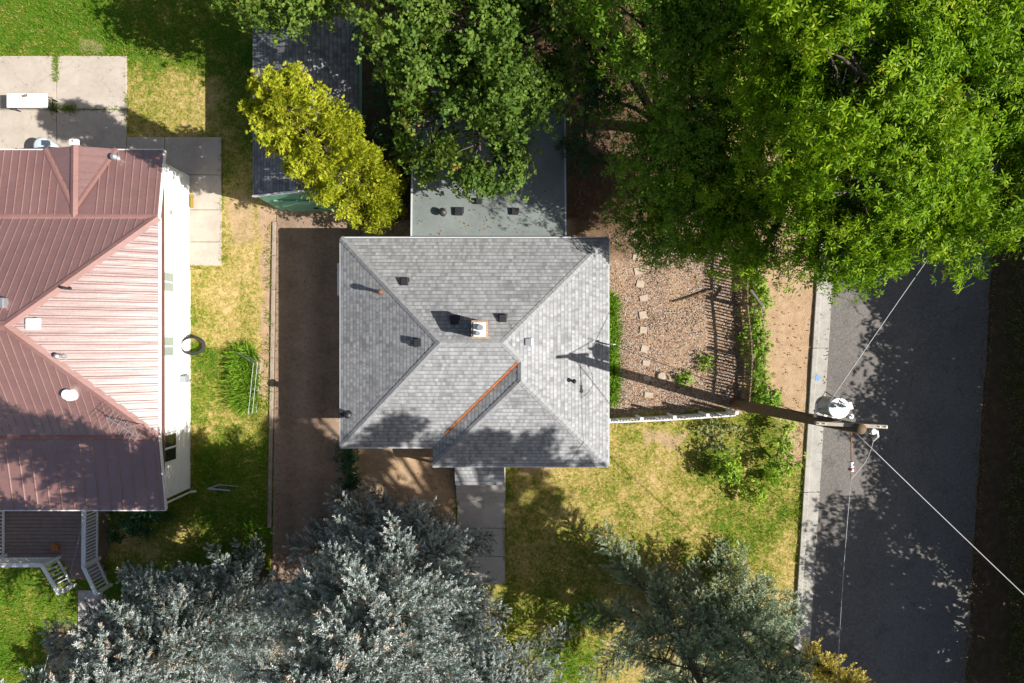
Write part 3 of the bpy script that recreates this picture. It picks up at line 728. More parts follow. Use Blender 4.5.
# entry canopy and steps
ep = dict(a=(460, 446, 66), b=(505, 446, 66), c=(505, 473, 58), d=(460, 473, 58))
mb = roof_solid([('a', 'b', 'c', 'd')], ep, 3); q = [W(*ep[k]) for k in 'abcd']
mb.add(q + [p - Vector((0, 0, .12)) for p in q], [(4, 5, 6, 7)[::1], (0, 4, 5, 1), (1, 5, 6, 2), (2, 6, 7, 3), (3, 7, 4, 0)])
mb.build('entry_canopy', M['shingle'], house)
for x in (463, 502):
    m = MB(); m.box(W(x, 470, 28), (0.1, 0.1, 56 * S - .1)); m.build('canopy_post', M['white_wood'], house)
m = MB(); m.box(W(481, 462, 5), (2.0, 1.5, 0.42)); m.box(W(481, 485, 3.6), (2.0, 0.5, 0.29)); m.box(W(481, 495, 1.8), (2.0, 0.4, 0.15)); m.build('entry_step', M['concrete_walk'], house, bevel=0.012)
# pale blue-grey awning over the driveway window, kitchen window below it
m = MB(); a = W(351.5, 283, 58)
m.add([W(369, 269, 62), W(369, 299, 62), W(350, 299, 50), W(350, 269, 50), W(369, 269, 61), W(369, 299, 61), W(350, 299, 48), W(350, 269, 48)], [(0, 1, 2, 3), (7, 6, 5, 4), (0, 4, 5, 1), (1, 5, 6, 2), (2, 6, 7, 3), (3, 7, 4, 0)])
m.build('window_awning', M['steel_dull'], house)
for (x, y, sx, sy) in ((368.4, 284, .06, 1.1), (368.4, 390, .06, 1.3), (588.6, 300, .06, 1.2), (588.6, 400, .06, 1.2)):
    m = MB(); m.box(W(x, y, 38), (sx, sy, 1.1)); wf = m.build('window', M['white_wood'], house)
    m = MB(); m.box(W(x, y, 38), (sx + .02, sy - .14, 0.95)); m.build('pane', M['glass'], wf)

# ------------------------------------------------------------------ red roofed house
rh = thing('red_roof_house', 'white walled house with red ribbed metal roof and railed porch side', 'house', W(60, 330))
XW = -180
rp = dict(ne=(199.5, 231.6, 80), se=(199.5, 425.8, 80), ap=(102, 328.7, 130), aw=(XW, 328.7, 130), nw=(XW, 231.6, 80), sw=(XW, 425.8, 80),
          n1=(199, 169.6, 70), n0=(XW, 169.6, 70), s1=(199, 493.2, 68), s0=(XW, 493.2, 68), n2=(199, 231.4, 80.1), n3=(XW, 231.4, 80.1), s2=(199, 426, 80.1), s3=(XW, 426, 80.1))
rr = MB()
slopes = [('nw', 'ne', 'ap', 'aw'), ('ne', 'se', 'ap'), ('sw', 'aw', 'ap', 'se'), ('n0', 'n1', 'n2', 'n3'), ('s3', 's2', 's1', 's0')]
gx, gy0, gy1, gh, gz = 125.7, 168.6, 224, 31, 79.5
for keys in slopes:
    vs = [W(*rp[k]) for k in keys]; n = (vs[1] - vs[0]).cross(vs[2] - vs[0])
    if n.z < 0: vs.reverse()
    rr.face(vs)
# flat underside and fascia edges
und = [W(XW, 171, 66), W(198, 171, 66), W(198, 492, 65), W(XW, 492, 65)]
rr.face(und[::-1])
for a, b in ((rp['n0'], rp['n1']), (rp['s1'], rp['s0'])): 
    a, b = W(*a), W(*b); rr.face([a, b, b - Vector((0, 0, .2)), a - Vector((0, 0, .2))])
for a, b in ((rp['n1'], rp['n2']), (rp['ne'], rp['se']), (rp['s2'], rp['s1'])):
    a, b = W(*a), W(*b); rr.face([a, b, b - Vector((0, 0, .2)), a - Vector((0, 0, .2))])
rroof = rr.build('roof', M['red_metal'], rh)
# cross gable over the back
cg = MB()
gv = dict(r0=(gx, gy0, gz), r1=(gx, gy1, gz), e0=(gx - gh - 1, gy0, 70.2), e1=(gx + gh + 1, gy0, 70.2))
cg.face([W(*gv['r0']), W(*gv['r1']), W(*gv['e0'])][::-1]); cg.face([W(*gv['r0']), W(*gv['e1']), W(*gv['r1'])][::-1]); cg.face([W(*gv['e0']), W(*gv['e1']), W(*gv['r0'])])
gab = cg.build('cross_gable', M['red_metal'], rh)
def clip_ribs(poly, dirv, spacing, w, h, mb, skip=None, start=0.15):
    """raised ribs running along dirv over a sloping convex polygon"""
    n = (poly[1] - poly[0]).cross(poly[2] - poly[0]).normalized()
    if n.z < 0: n = -n
    dv_ = (dirv - n * dirv.dot(n)).normalized(); ac = n.cross(dv_).normalized()
    us = [p.dot(ac) for p in poly]; u = min(us) + start
    while u < max(us):
        hits = []
        for i in range(len(poly)):
            a, b = poly[i], poly[(i + 1) % len(poly)]; ua, ub = a.dot(ac), b.dot(ac)
            if (ua - u) * (ub - u) < 0: hits.append(a.lerp(b, (u - ua) / (ub - ua)))
        if len(hits) == 2 and (hits[0] - hits[1]).length > 0.12 and not (skip and skip((hits[0] + hits[1]) / 2)):
            p, q = hits; s_ = ac * w / 2; t_ = ac * w * 0.28; nn = n * h; lo = n * -0.004
            vs = [p - s_ + lo, p - t_ + nn, p + t_ + nn, p + s_ + lo, q - s_ + lo, q - t_ + nn, q + t_ + nn, q + s_ + lo]
            mb.add(vs, [(0, 4, 5, 1), (1, 5, 6, 2), (2, 6, 7, 3), (0, 1, 2, 3), (7, 6, 5, 4)])
        u += spacing
    # consistent normals fixed later
rib = MB()
pl = lambda *k: [W(*rp[x]) for x in k]
clip_ribs(pl('nw', 'ne', 'ap', 'aw'), Vector((0, 1, 0)), 0.30, 0.045, 0.022, rib)
clip_ribs(pl('sw', 'aw', 'ap', 'se'), Vector((0, 1, 0)), 0.30, 0.045, 0.022, rib)
clip_ribs(pl('ne', 'se', 'ap'), Vector((1, 0, 0)), 0.30, 0.11, 0.05, rib, start=0.1)
clip_ribs(pl('s3', 's2', 's1', 's0'), Vector((0, 1, 0)), 0.45, 0.05, 0.03, rib)
clip_ribs(pl('n0', 'n1', 'n2', 'n3'), Vector((0, 1, 0)), 0.30, 0.045, 0.022, rib, skip=lambda p: abs(p.x - W(gx, 0).x) < gh * S * .52)
clip_ribs([W(*gv['r0']), W(*gv['e1']), W(*gv['r1'])], Vector((1, 0, 0)), 0.30, 0.045, 0.022, rib)
clip_ribs([W(*gv['r0']), W(*gv['r1']), W(*gv['e0'])], Vector((1, 0, 0)), 0.30, 0.045, 0.022, rib)
rib.build('roof_ribs', M['red_metal'], rroof)
tr = MB()
def capstrip(mb, a, b, w, drop, lift=0.052):
    a, b = Vector(a), Vector(b); d = b - a; h = Vector((d.x, d.y, 0)).normalized(); s_ = Vector((-h.y, h.x, 0)) * w; dz = Vector((0, 0, drop * w)); l = Vector((0, 0, lift))
    mb.add([a + s_ - dz + l, a + l * 1.5, a - s_ - dz + l, b + s_ - dz + l, b + l * 1.5, b - s_ - dz + l], [(0, 1, 4, 3), (1, 2, 5, 4)])
capstrip(tr, W(*rp['ne']), W(*rp['ap']), 0.16, .37); capstrip(tr, W(*rp['se']), W(*rp['ap']), 0.16, .37); capstrip(tr, W(*rp['ap']), W(*rp['aw']), 0.16, .5)
capstrip(tr, W(*gv['r0']), W(gx, 232, 80.3), 0.14, .3, 0.05); capstrip(tr, W(XW, 231.6, 80), W(199.5, 231.6, 80), 0.10, .1, 0.04); capstrip(tr, W(XW, 425.8, 80), W(199.5, 425.8, 80), 0.10, .1, 0.04)
for e in ('e0', 'e1'): capstrip(tr, W(*gv[e]), W(*gv['r1']), 0.10, 0, 0.03)
tr.build('ridge_trim', M['red_trim'], rroof)
fa = MB()
for a, b in ((rp['n0'], rp['n1']), (rp['s0'], rp['s1']), (rp['n1'], rp['n2']), (rp['se'], rp['s1']), (rp['ne'], rp['se'])):
    a, b = W(*a), W(*b); d = (b - a).normalized(); o = Vector((d.y, -d.x, 0)).normalized()
    if o.dot((a + b) / 2 - W(60, 330)) < 0: o = -o
    fa.beam(a + o * 0.024 - Vector((0, 0, .09)), b + o * 0.024 - Vector((0, 0, .09)), 0.04, 0.14)
fa.build('gutter', M['white_paint'], rroof)
wm = MB(); wm.prism(wpoly([(XW + 8, 176), (190, 176), (190, 488), (XW + 8, 488)]), -0.05, 64.6 * S)
wallo = wm.build('wall', M['white_paint'], rh)
# lap siding lines as thin boards on the street-facing wall
sdg = MB()
for k in range(17): sdg.box(Vector((W(190, 0).x + 0.008, W(0, 332).y, 0.12 + k * 0.15)), (0.016, (488 - 176) * S, 0.012))
sdg.build('siding', M['white_paint'], wallo)
def east_window(y, z, wy, hz, pane='glass'):
    m = MB(); m.box(W(190, y, z) + Vector((0.03, 0, 0)), (0.07, wy, hz)); f = m.build('window', M['white_wood'], rh, bevel=0.008)
    for s_ in (-1, 1):
        m = MB(); m.box(W(190, y, z) + Vector((0.062, s_ * wy * 0.235, 0)), (0.012, wy * 0.40, hz - 0.16)); m.build('pane', M[pane], f)
east_window(441, 42, 1.15, 1.0); east_window(286, 46, 0.8, 0.9, 'pale_glass'); east_window(346, 46, 0.8, 0.9, 'pale_glass')
m = MB(); m.cyl(W(190, 220, 40) + Vector((0, 0, 0)), 0.11, 0.14, 14); m.build('wall_vent', M['galv'], rh)
m = MB(); m.box(W(191.5, 378, 14), (0.2, 0.3, 0.42)); m.box(W(193, 378, 21), (0.26, 0.24, 0.14)); m.cyl(W(192, 381, 0), 0.025, 0.4, 8); m.build('meter_box', M['steel_dull'], rh, bevel=0.02)
m = MB(); m.tube([W(192, 491, 68 - 4) , W(192, 491, 3), W(197, 491, 1.5)], 0.04, 8); m.build('downspout', M['white_paint'], rh)
# red roof vents and aerial
def rz(px, py):
    if py < 231.6: return 70 + 10 * (py - 169.6) / 62
    if py > 425.8: return 80 - 12 * (py - 425.8) / 67.4
    return 80 + 0.515 * min(py - 231.6, 425.8 - py, 199.5 - px)
def rroof_pt(ix, iy):
    z = 90.0
    for _ in range(9):
        f = 1 - z / 682.67; px = 512 + (ix - 512) * f; py = 341.5 + (iy - 341.5) * f; z = rz(px, py)
    return W(px, py, z)
pipe_vent(rroof_pt(68, 288.5), rh, 0.045, 0.35, 'black', False); pipe_vent(rroof_pt(63, 356), rh, 0.05, 0.3, 'galv')
p = rroof_pt(35, 324); m = MB(); m.box(p + Vector((0, 0, 0.08)), (0.40, 0.40, 0.22)); m.box(p + Vector((0, 0, 0.21)), (0.34, 0.34, 0.05)); m.build('roof_vent', M['white_paint'], rh, bevel=0.04)
p = rroof_pt(71, 394); m = MB(); m.cyl(p - Vector((0, 0, .1)), 0.24, 0.18, 20); m.cyl(p + Vector((0, 0, .08)), 0.18, 0.18, 20, 0.17); m.build('roof_vent', M['white_paint'], rh)
p = rroof_pt(3, 303); m = MB(); m.box(p + Vector((0, 0, 0.1)), (0.36, 0.34, 0.26)); m.build('roof_vent', M['galv'], rh, bevel=0.03)
pipe_vent(rroof_pt(117, 158), rh, 0.07, 0.18, 'galv')
p = W(gx, gy0 - 3, gz); m = MB(); m.box(p + Vector((0, 0, 0.02)), (0.3, 0.2, 0.14)); m.cyl(p + Vector((.09, .0, .08)), 0.05, .12, 10); m.build('ridge_bracket', M['white_paint'], rh, bevel=0.02)
an = MB(); p = rroof_pt(142, 424)
an.tube([p, p + Vector((0.05, 0, 1.35))], 0.022, 8); an.tube([p + Vector((0.02, 0, .6)), p + Vector((-0.35, -0.55, -0.05))], 0.012, 6); an.tube([p + Vector((.02, 0, .6)), p + Vector((-0.6, 0.1, 0.18))], 0.012, 6)
an.tube([p + Vector((-0.45, 0.35, 1.25)), p + Vector((0.55, -0.3, 1.3))], 0.014, 6)
for k in range(7):
    q = p + Vector((-0.45, 0.35, 1.25)).lerp(Vector((0.55, -0.3, 1.3)), k / 6); l = 0.36 - 0.03 * k
    an.tube([q + Vector((-.55 * l, -.84 * l, 0)), q + Vector((.55 * l, .84 * l, 0))], 0.009, 5)
an.build('antenna', M['galv'], rh)

# ------------------------------------------------------------------ porch deck of the red house
dk = thing('porch_deck', 'brown board porch deck with white railings and steps down to the walk', 'porch', W(40, 540))
ZD = 19
m = MB(); m = MB(); y = 490.0
while y < 552:
    m.box(W(-25, y + 1.75, ZD - 0.6), ((110 + 160) * S, 3.35 * S, 0.045)); y += 3.6
m.build('deck_boards', M['deck'], dk)
m = MB(); m.prism(wpoly([(-158, 492), (108.5, 492), (108.5, 553), (-158, 553)]), -0.02, (ZD - 1.4) * S); m.build('skirt', M['deck'], dk)
for k in range(3):
    m = MB(); m.box(W(92, 558 + k * 7.5, ZD - 4.5 - 4.8 * k), (35 * S, 8.2 * S, 0.05)); m.box(W(92, 555.6 + k * 7.5, ZD - 7.2 - 4.8 * k), (34 * S, 0.03, 0.17)); m.build('step', M['deck'], dk)
ZR = ZD + 24
def railing(a, b, za, zb, n, posts=(0, 1)):
    """top and bottom rail, balusters and posts from plan point a to b"""
    A0, B0 = W(*a, za), W(*b, zb); hh = 24 * S
    m = MB(); m.beam(A0 + Vector((0, 0, hh)), B0 + Vector((0, 0, hh)), 0.16, 0.045); m.build('top_rail', M['white_wood'], dk)
    m = MB(); m.beam(A0 + Vector((0, 0, .14)), B0 + Vector((0, 0, .14)), 0.05, 0.07); m.build('bottom_rail', M['white_wood'], dk)
    for k in range(n):
        q = A0.lerp(B0, (k + 0.5) / n); m = MB(); m.box(q + Vector((0, 0, hh / 2 + .06)), (0.04, 0.04, hh - .16)); m.build('baluster', M['white_wood'], dk)
    for s_ in posts:
        q = A0.lerp(B0, s_); m = MB(); m.box(q + Vector((0, 0, hh / 2)), (0.11, 0.11, hh + .12)); m.build('post', M['white_wood'], dk)
railing((111, 494), (110.5, 552), ZD, ZD, 18)
railing((110.5, 553), (112, 584), ZD, 2, 8, (1,))
railing((-60, 551), (72, 551), ZD, ZD, 36)
railing((72, 552), (76, 584), ZD, 2, 8, (1,))
railing((20, 500), (20, 549), ZD, ZD, 14)
m = MB(); q = W(70, 541, ZD); m.cyl(q, 0.13, 0.2, 14, 0.16)
pot = m.build('flower_pot', M['rust']); tag(pot, 'small terracotta pot on the brown porch boards', 'pot')

# ------------------------------------------------------------------ garage
ga = thing('garage', 'narrow garage with dark shingle gable roof and green painted walls', 'garage', W(325, 120))
gp = dict(a=(277, 209, 64), b=(277, 38, 64), c=(373, 38, 64), d=(373, 209, 64), r0=(326, 209, 86), r1=(326, 38, 86))
mb = roof_solid([('a', 'r0', 'r1', 'b'), ('d', 'c', 'r1', 'r0')], gp, 3)
dn = Vector((0, 0, -.13))
for k1, k2 in (('a', 'b'), ('c', 'd'), ('a', 'r0'), ('r0', 'd'), ('b', 'r1'), ('r1', 'c')):
    a, b = W(*gp[k1]), W(*gp[k2]); mb.face([a, b, b + dn, a + dn])
mb.build('roof', M['shingle_dark'], ga)
m = MB(); a, r, d = W(281, 210.4, 60), W(326, 210.4, 82), W(362, 210.4, 62)
base_ = [W(281, 210.4, 0), W(362, 210.4, 0)]
pts2 = [base_[0], base_[1], d, r, a]; back = [Vector((p.x, W(0, 42).y, p.z)) for p in pts2]
m.add(pts2 + back, [(0, 1, 2, 3, 4), (9, 8, 7, 6, 5), (0, 5, 6, 1), (1, 6, 7, 2), (4, 9, 5, 0), (2, 7, 8, 3), (3, 8, 9, 4)]); gw = m.build('wall', M['green_paint'], ga)
m = MB(); 
for k1, k2 in (('a', 'r0'), ('r0', 'd')): m.beam(W(*gp[k1]) + Vector((0, -.03, -.07)), W(*gp[k2]) + Vector((0, -.03, -.07)), 0.05, 0.15)
m.build('fascia', M['white_wood'], ga)
m = MB(); m.box(W(322, 211.2, 26), (2.5, 0.05, 2.1)); dr = m.build('garage_door', M['green_paint'], ga)
m = MB(); m.box(W(322, 212.3, 20), (0.2, 0.04, 0.05)); m.build('handle', M['black'], dr)

# ------------------------------------------------------------------ fences
pf = thing('picket_fence', 'weathered wooden picket fence between gravel yard and street verge', 'fence', W(741, 320))
pk = MB(); pk.box(Vector((0, 0, 0.62)), (0.03, 0.052, 1.15)); pk.add([(-.015, -.026, 1.195), (.015, -.026, 1.195), (.015, .026, 1.195), (-.015, .026, 1.195), (-.015, 0, 1.25), (.015, 0, 1.25)], [(0, 1, 5, 4), (2, 3, 4, 5), (1, 2, 5), (3, 0, 4)])
proto = pk.build('picket', M['wood_old'])
n = 62
for k in range(n):
    y = 206 + (404 - 206) * k / (n - 1); x = 738.5 + 2.0 * math.sin(k * .17) + (y - 206) * 0.012
    o = proto if k == 0 else proto.copy()
    if k: COL.objects.link(o)
    o.parent = pf; o.location = W(x, y) - W(741, 320) + Vector((0, 0, random.uniform(-.05, .03))); o.rotation_euler = (random.uniform(-.018, .018), random.uniform(-.02, .03), random.uniform(-.1, .1))
for zz in (0.18, 0.98):
    m = MB()
    for k in range(n - 1):
        if k % 6: continue
        ya, yb = 206 + 198 * k / (n - 1), 206 + 198 * min(n - 1, k + 6) / (n - 1)
        m.beam(W(738.5 + 2 * math.sin(k * .17) + (ya - 206) * .012 + 1.3, ya) + Vector((0, 0, zz)), W(738.5 + 2 * math.sin((k + 6) * .17) + (yb - 206) * .012 + 1.3, yb) + Vector((0, 0, zz)), 0.04, 0.09)
    m.build('rail', M['wood_old'], pf)
for y in (206, 256, 306, 356, 402):
    m = MB(); m.box(W(742.6, y, 15), (0.1, 0.1, 1.3)); m.build('post', M['wood_old'], pf)

wf = thing('white_fence', 'white painted picket fence joining the house corner to the pole', 'fence', W(672, 414))
m = MB(); m.box(Vector((0, 0, 0.56)), (0.105, 0.022, 1.1)); m.add([(-.05, -.011, 1.11), (.05, -.011, 1.11), (.05, .011, 1.11), (-.05, .011, 1.11), (0, -.011, 1.18), (0, .011, 1.18)], [(0, 1, 4), (3, 5, 2), (0, 4, 5, 3), (1, 2, 5, 4)])
proto = m.build('picket', M['white_wood'])
n = 44
def wfp(t_): return (602 + (728 - 602) * t_, 418.5 - 4.0 * t_ - 3.0 * t_ * t_)
for k in range(n):
    t_ = k / (n - 1); o = proto if k == 0 else proto.copy()
    if k: COL.objects.link(o)
    x, y = wfp(t_); o.parent = wf; o.location = W(x, y) - W(672, 414); o.rotation_euler = (random.uniform(-.03, .03), 0, math.atan2(4 + 6 * t_, 130))
for zz in (0.28, 0.95):
    m = MB()
    for k in range(6):
        a, b = wfp(k / 6), wfp((k + 1) / 6); m.beam(W(a[0], a[1] + 1.4) + Vector((0, 0, zz)), W(b[0], b[1] + 1.4) + Vector((0, 0, zz)), 0.04, 0.085)
    m.build('rail', M['white_wood'], wf)
for t_ in (0.02, 0.27, 0.52, 0.77, 0.99):
    x, y = wfp(t_); m = MB(); m.box(W(x, y - 1.8, 15), (0.09, 0.09, 1.25)); m.box(W(x, y - 1.8, 30.6), (0.12, 0.12, 0.05)); m.build('post', M['white_wood'], wf)

# ------------------------------------------------------------------ utility pole
up = thing('utility_pole', 'tall brown wooden utility pole with crossarm and grey transformer', 'utility pole', W(735, 404))
pb, pt_ = W(735, 404, -4), W(735.5, 397.5, 246)
m = MB(); m.tube([pb, pb.lerp(pt_, .3), pb.lerp(pt_, .7), pt_], [0.215, 0.195, 0.165, 0.14], 14); m.build('pole', M['pole_wood'], up, True)
def pz(z): return pb.lerp(pt_, (z + 4) / 250)
ca = MB(); a0, a1 = W(709, 394.5, 239), W(755, 396.8, 240); ca.beam(a0, a1, 0.10, 0.12); arm = ca.build('crossarm', M['arm_wood'], up, bevel=0.01)
m = MB()
for s_ in (-.55, .55): m.tube([a0.lerp(a1, .5 + s_ * .8) + Vector((0, -.02, -.06)), pz(222) + Vector((0, .12, 0))], 0.016, 6)
m.build('arm_brace', M['galv'], arm)
for f_ in (0.04, 0.12, 0.5, 0.88, 0.97):
    q = a0.lerp(a1, f_); m = MB(); m.tube([q + Vector((0, 0, .05)), q + Vector((0, 0, .12))], 0.014, 6); m.build('bolt', M['galv'], arm)
q = a0.lerp(a1, .80); m = MB(); 
for k in range(4): m.cyl(q + Vector((0.0, -.14 - 0.0 * k, -0.1 + .055 * k)), 0.085 - .012 * (k % 2), 0.035, 14)
m.tube([q + Vector((0, -.14, -.12)), q + Vector((0, -.06, -.02))], 0.02, 6); m.build('insulator', M['steel_dull'], up)
q = a0.lerp(a1, .84); m = MB(); m.tube([q + Vector((.02, -.1, .05)), q + Vector((.1, -.28, -.05)), q + Vector((.08, -.42, -.25))], 0.03, 8); m.build('fuse_cutout', M['porcelain'], up)
# transformer can hung on the pole
tc = W(737.5, 387.5, 188)
m = MB(); m.tube([tc, tc + Vector((0, 0, .05)), tc + Vector((0, 0, .95))], [0.24, 0.27, 0.27], 24); tf = m.build('transformer', M['steel_dull'], up, False)
m = MB(); m.tube([tc + Vector((0, 0, .95)), tc + Vector((0, 0, 1.0)), tc + Vector((0, 0, 1.04))], [0.30, 0.29, 0.10], 24); m.box(tc + Vector((.30, .06, .97)), (0.16, 0.2, 0.05), rz=.3); m.build('lid', M['plastic_white'], tf)
for s_ in (-1, 1):
    m = MB(); b0 = tc + Vector((.13 * s_ - .08, .07, 1.02))
    for k in range(4): m.cyl(b0 + Vector((0, 0, .055 * k)), 0.055, 0.025, 12)
    m.cyl(b0, 0.028, .3, 8); m.build('bushing', M['steel_dull'], tf)
m = MB()
for zz in (.2, .7): m.beam(tc + Vector((0, -.2, zz)), Vector((pz(180).x, pz(180).y + .08, tc.z + zz)), 0.1, 0.08)
m.beam(tc + Vector((-.3, -.05, .5)), tc + Vector((-.52, -.12, .55)), 0.05, 0.05); m.beam(tc + Vector((-.5, -.3, .6)), tc + Vector((-.46, .1, .6)), 0.05, 0.12)
m.build('bracket', M['galv'], tf)
m = MB(); m.tube([tc + Vector((-.2, .1, 1.3)), tc + Vector((-.1, .42, 1.38)), tc + Vector((.35, .3, 1.45)), a0.lerp(a1, .55) + Vector((0, .1, .1))], 0.012, 6); m.tube([tc + Vector((-.46, .1, .6)), tc + Vector((-.3, .45, .8)), tc + Vector((.12, .12, 1.1))], 0.014, 6); m.build('jumper_wire', M['wire_dark'], up)
m = MB(); m.cyl(tc + Vector((.42, -.25, .55)), .07, .3, 12); m.tube([tc + Vector((.3, -.1, .8)), tc + Vector((.42, -.25, .9))], .02, 6); m.build('arrester', M['steel_dull'], up)
# strain insulator held out to the south
i0 = pz(233) + Vector((0, -.1, 0)); i1 = W(736, 421, 232); i2 = W(736, 426.5, 232); i3 = W(735.8, 432, 232)
m = MB(); m.tube([i0, i1], 0.02, 8); m.tube([i2, i3], 0.014, 6); m.build('standoff_rod', M['rust'], up)
m = MB()
for k in range(3): q = i1.lerp(i2, k / 2); m.tube([q, q + Vector((0, -.03, 0))], [0.075, 0.06], 14)
m.tube([i1, i2], 0.04, 10); m.build('strain_insulator', M['porcelain'], up)
m = MB(); q = i1.lerp(i2, .75); m.tube([q, q + Vector((0, -.045, 0))], [0.085, 0.085], 14); m.build('insulator_ring', M['red_glaze'], up)
m = MB(); q = a0.lerp(a1, .84) + Vector((.08, -.42, -.25)); cpts = [q]
for k in range(1, 9):
    u = k / 8; cpts.append(q.lerp(i3, u) + Vector((0.22 * math.sin(u * math.pi), -.06 * math.sin(u * math.pi), -.22 * math.sin(u * math.pi))))
m.tube(cpts, 0.011, 6); m.build('lead_wire', M['wire'], up)

def cable(label, a, b, sag, r, mat, n=26, group='wires from the utility pole'):
    m = MB(); a, b = Vector(a), Vector(b)
    m.tube([a.lerp(b, k / n) - Vector((0, 0, sag * 4 * (k / n) * (1 - k / n))) for k in range(n + 1)], r, 6)
    return tag(m.build('power_line', M[mat], smooth=True), label, 'power line', group)
cable('thick pale cable slanting across the shaded street from the pole top', pz(238) + Vector((.0, -.12, 0)), W(1180, 815, 236), 0.5, 0.013, 'wire')
cable('pale wire from the transformer running up beneath the bright green tree', tc + Vector((-.3, .15, 1.0)), W(960, 75, 196), 0.25, 0.012, 'wire')
cable('thin wire above the street running straight from the red ringed insulator', i3, W(724, 800, 230), 0.4, 0.008, 'wire')
cable('thin black wire from the pole to the grey house eave', pz(200) + Vector((-.14, 0.05, 0)), W(598, 344, 84), 0.55, 0.010, 'wire_dark')
c2 = cable('thin wire above the small lawn patch by the porch walk', W(126, 498, 66), W(118, 700, 152), 0.15, 0.007, 'wire', group=None)
# weatherhead where the service wire meets the house
m = MB(); p = W(597, 344, 73); m.tube([p, p + Vector((0, 0, .55)), p + Vector((.1, 0, .68)), p + Vector((.2, 0, .6))], 0.03, 8); m.build('service_mast', M['galv'], house)

# ------------------------------------------------------------------ small things
tbl = thing('folding_table', 'white plastic folding table standing on the concrete patio', 'table', W(40, 107))
m = MB(); m.box(W(40, 107, 18), (1.62, 0.56, 0.05)); m.build('tabletop', M['plastic_white'], tbl, bevel=0.015)
m = MB(); m.box(W(38, 102.5, 18.8), (0.22, 0.10, 0.02), rz=.2); m.build('leaf_litter', M['wood_old'], tbl)
for dx in (-17.5, 17.5):
    for dy in (-5, 5):
        m = MB(); m.tube([W(40 + dx, 107 + dy, 17.5), W(40 + dx * 1.06, 107 + dy, 1)], 0.02, 8); m.build('leg', M['black'], tbl)
    m = MB(); m.beam(W(40 + dx * 1.03, 102, 8), W(40 + dx * 1.03, 112, 8), 0.03, 0.03); m.build('stretcher', M['black'], tbl)
brl = thing('water_barrel', 'pale blue round barrel behind the red roof edge', 'barrel', W(57, 152))
m = MB(); m.tube([W(57, 152, 1), W(57, 152, 10), W(57, 152, 22)], [0.30, 0.335, 0.31], 28); m.build('body', M['pale_blue'], brl, True)
m = MB(); m.tube([W(57, 152, 22), W(57, 152, 22.8), W(57, 152, 23.4)], [0.335, 0.335, 0.25], 28); m.build('lid', M['pale_blue'], brl, True)
# hose ring leaning on the wall foot
m = MB(); c = W(197, 345.5, 4)
for k in range(4):
    R_ = 0.36 - 0.015 * k; z_ = 0.02 + 0.03 * k
    m.tube([Vector((c.x + R_ * math.cos(u), c.y + R_ * math.sin(u), .06 + z_ + .28 * (1 - math.cos(u)))) for u in np.linspace(0, 2 * math.pi, 33)], 0.03, 8, False)
tag(m.build('garden_hose', M['rubber'], smooth=True), 'black coiled garden hose ring against the white wall foot', 'hose')
m = MB(); m.beam(W(209, 488, 2), W(231, 490, 2), 0.06, 0.05); m.beam(W(209, 488, 2), W(221, 484, 3), 0.05, 0.05); m.tube([W(221, 484, 3), W(239, 486, 2)], 0.015, 6)
tag(m.build('metal_frame', M['galv']), 'bent white metal frame lying on dark grass', 'frame')
m = MB(); m.box(W(193, 203, 2.5), (0.08, 0.42, 0.14)); m.box(W(193, 196.5, 2.5), (0.12, 0.1, 0.2))
tag(m.build('hand_tool', M['yellow_mark'], bevel=0.01), 'short yellow and black tool on the walk slab', 'tool')
tl = thing('wire_trellis', 'thin grey wire trellis panel in the tall bright weeds', 'trellis', W(258, 372))
for a, b in (((246, 352), (262, 362)), ((262, 362), (257, 412))):
    m = MB()
    for t_ in np.linspace(0, 1, 7): q = W(a[0] + (b[0] - a[0]) * t_, a[1] + (b[1] - a[1]) * t_); m.tube([q, q + Vector((0, 0, .95))], 0.006, 5)
    for zz in (.1, .5, .93): m.tube([W(*a) + Vector((0, 0, zz)), W(*b) + Vector((0, 0, zz))], 0.006, 5)
    m.build('panel', M['galv'], tl)
for k, y in enumerate((257, 271, 284, 298, 315, 330, 349, 363, 378, 395)):
    m = MB(); x = (637, 639, 641, 643, 643, 644, 645, 646, 647, 648)[k] + random.uniform(-1, 1)
    m.box(W(x, y, 0.1), (0.29 + random.uniform(-.05, .05), 0.27 + random.uniform(-.05, .04), 0.035), rz=random.uniform(-.25, .25))
    near = ['topmost stepping stone, half under the leaves beside the grey roof corner', 'second stepping stone counted from the green trees', 'third stepping stone counted from the green trees', 'fourth stepping stone counted from the green trees', 'fifth stepping stone counted from the green trees',
            'sixth stepping stone counted from the green trees, level with roof middle', 'fourth stepping stone up from the white fence', 'third stepping stone up from the white fence, above the pole shadow', 'second stepping stone up from the white fence, in the pole shadow edge', 'lowest stepping stone, touching the white fence shadow'][k]
    tag(m.build('stepping_stone', M['stone'], bevel=0.008), near, 'stepping stone', 'stepping stones through the gravel yard')
m = MB(); m.cyl(W(661, 376, -0.5), 0.2, 0.12, 7, 0.15); tag(m.build('flat_rock', M['galv'] if False else M['stone'], bevel=0.02), 'single pale rock on gravel beside the stepping stones', 'rock')
m = MB(); m.tube([W(672, 302, 1.5), W(694, 296, 2.2), W(714, 290, 4)], [0.02, 0.035, 0.045], 7); m.tube([W(694, 296, 2.2), W(700, 299, 3)], 0.018, 6)
tag(m.build('dead_branch', M['pole_wood'], smooth=True), 'dark bare branch lying across the gravel', 'branch')
m = MB(); m.beam(W(744, 292, 20), W(751, 309, 34), 0.09, 0.09); tag(m.build('leaning_board', M['arm_wood']), 'pale weathered board leaning out of the picket fence', 'board')
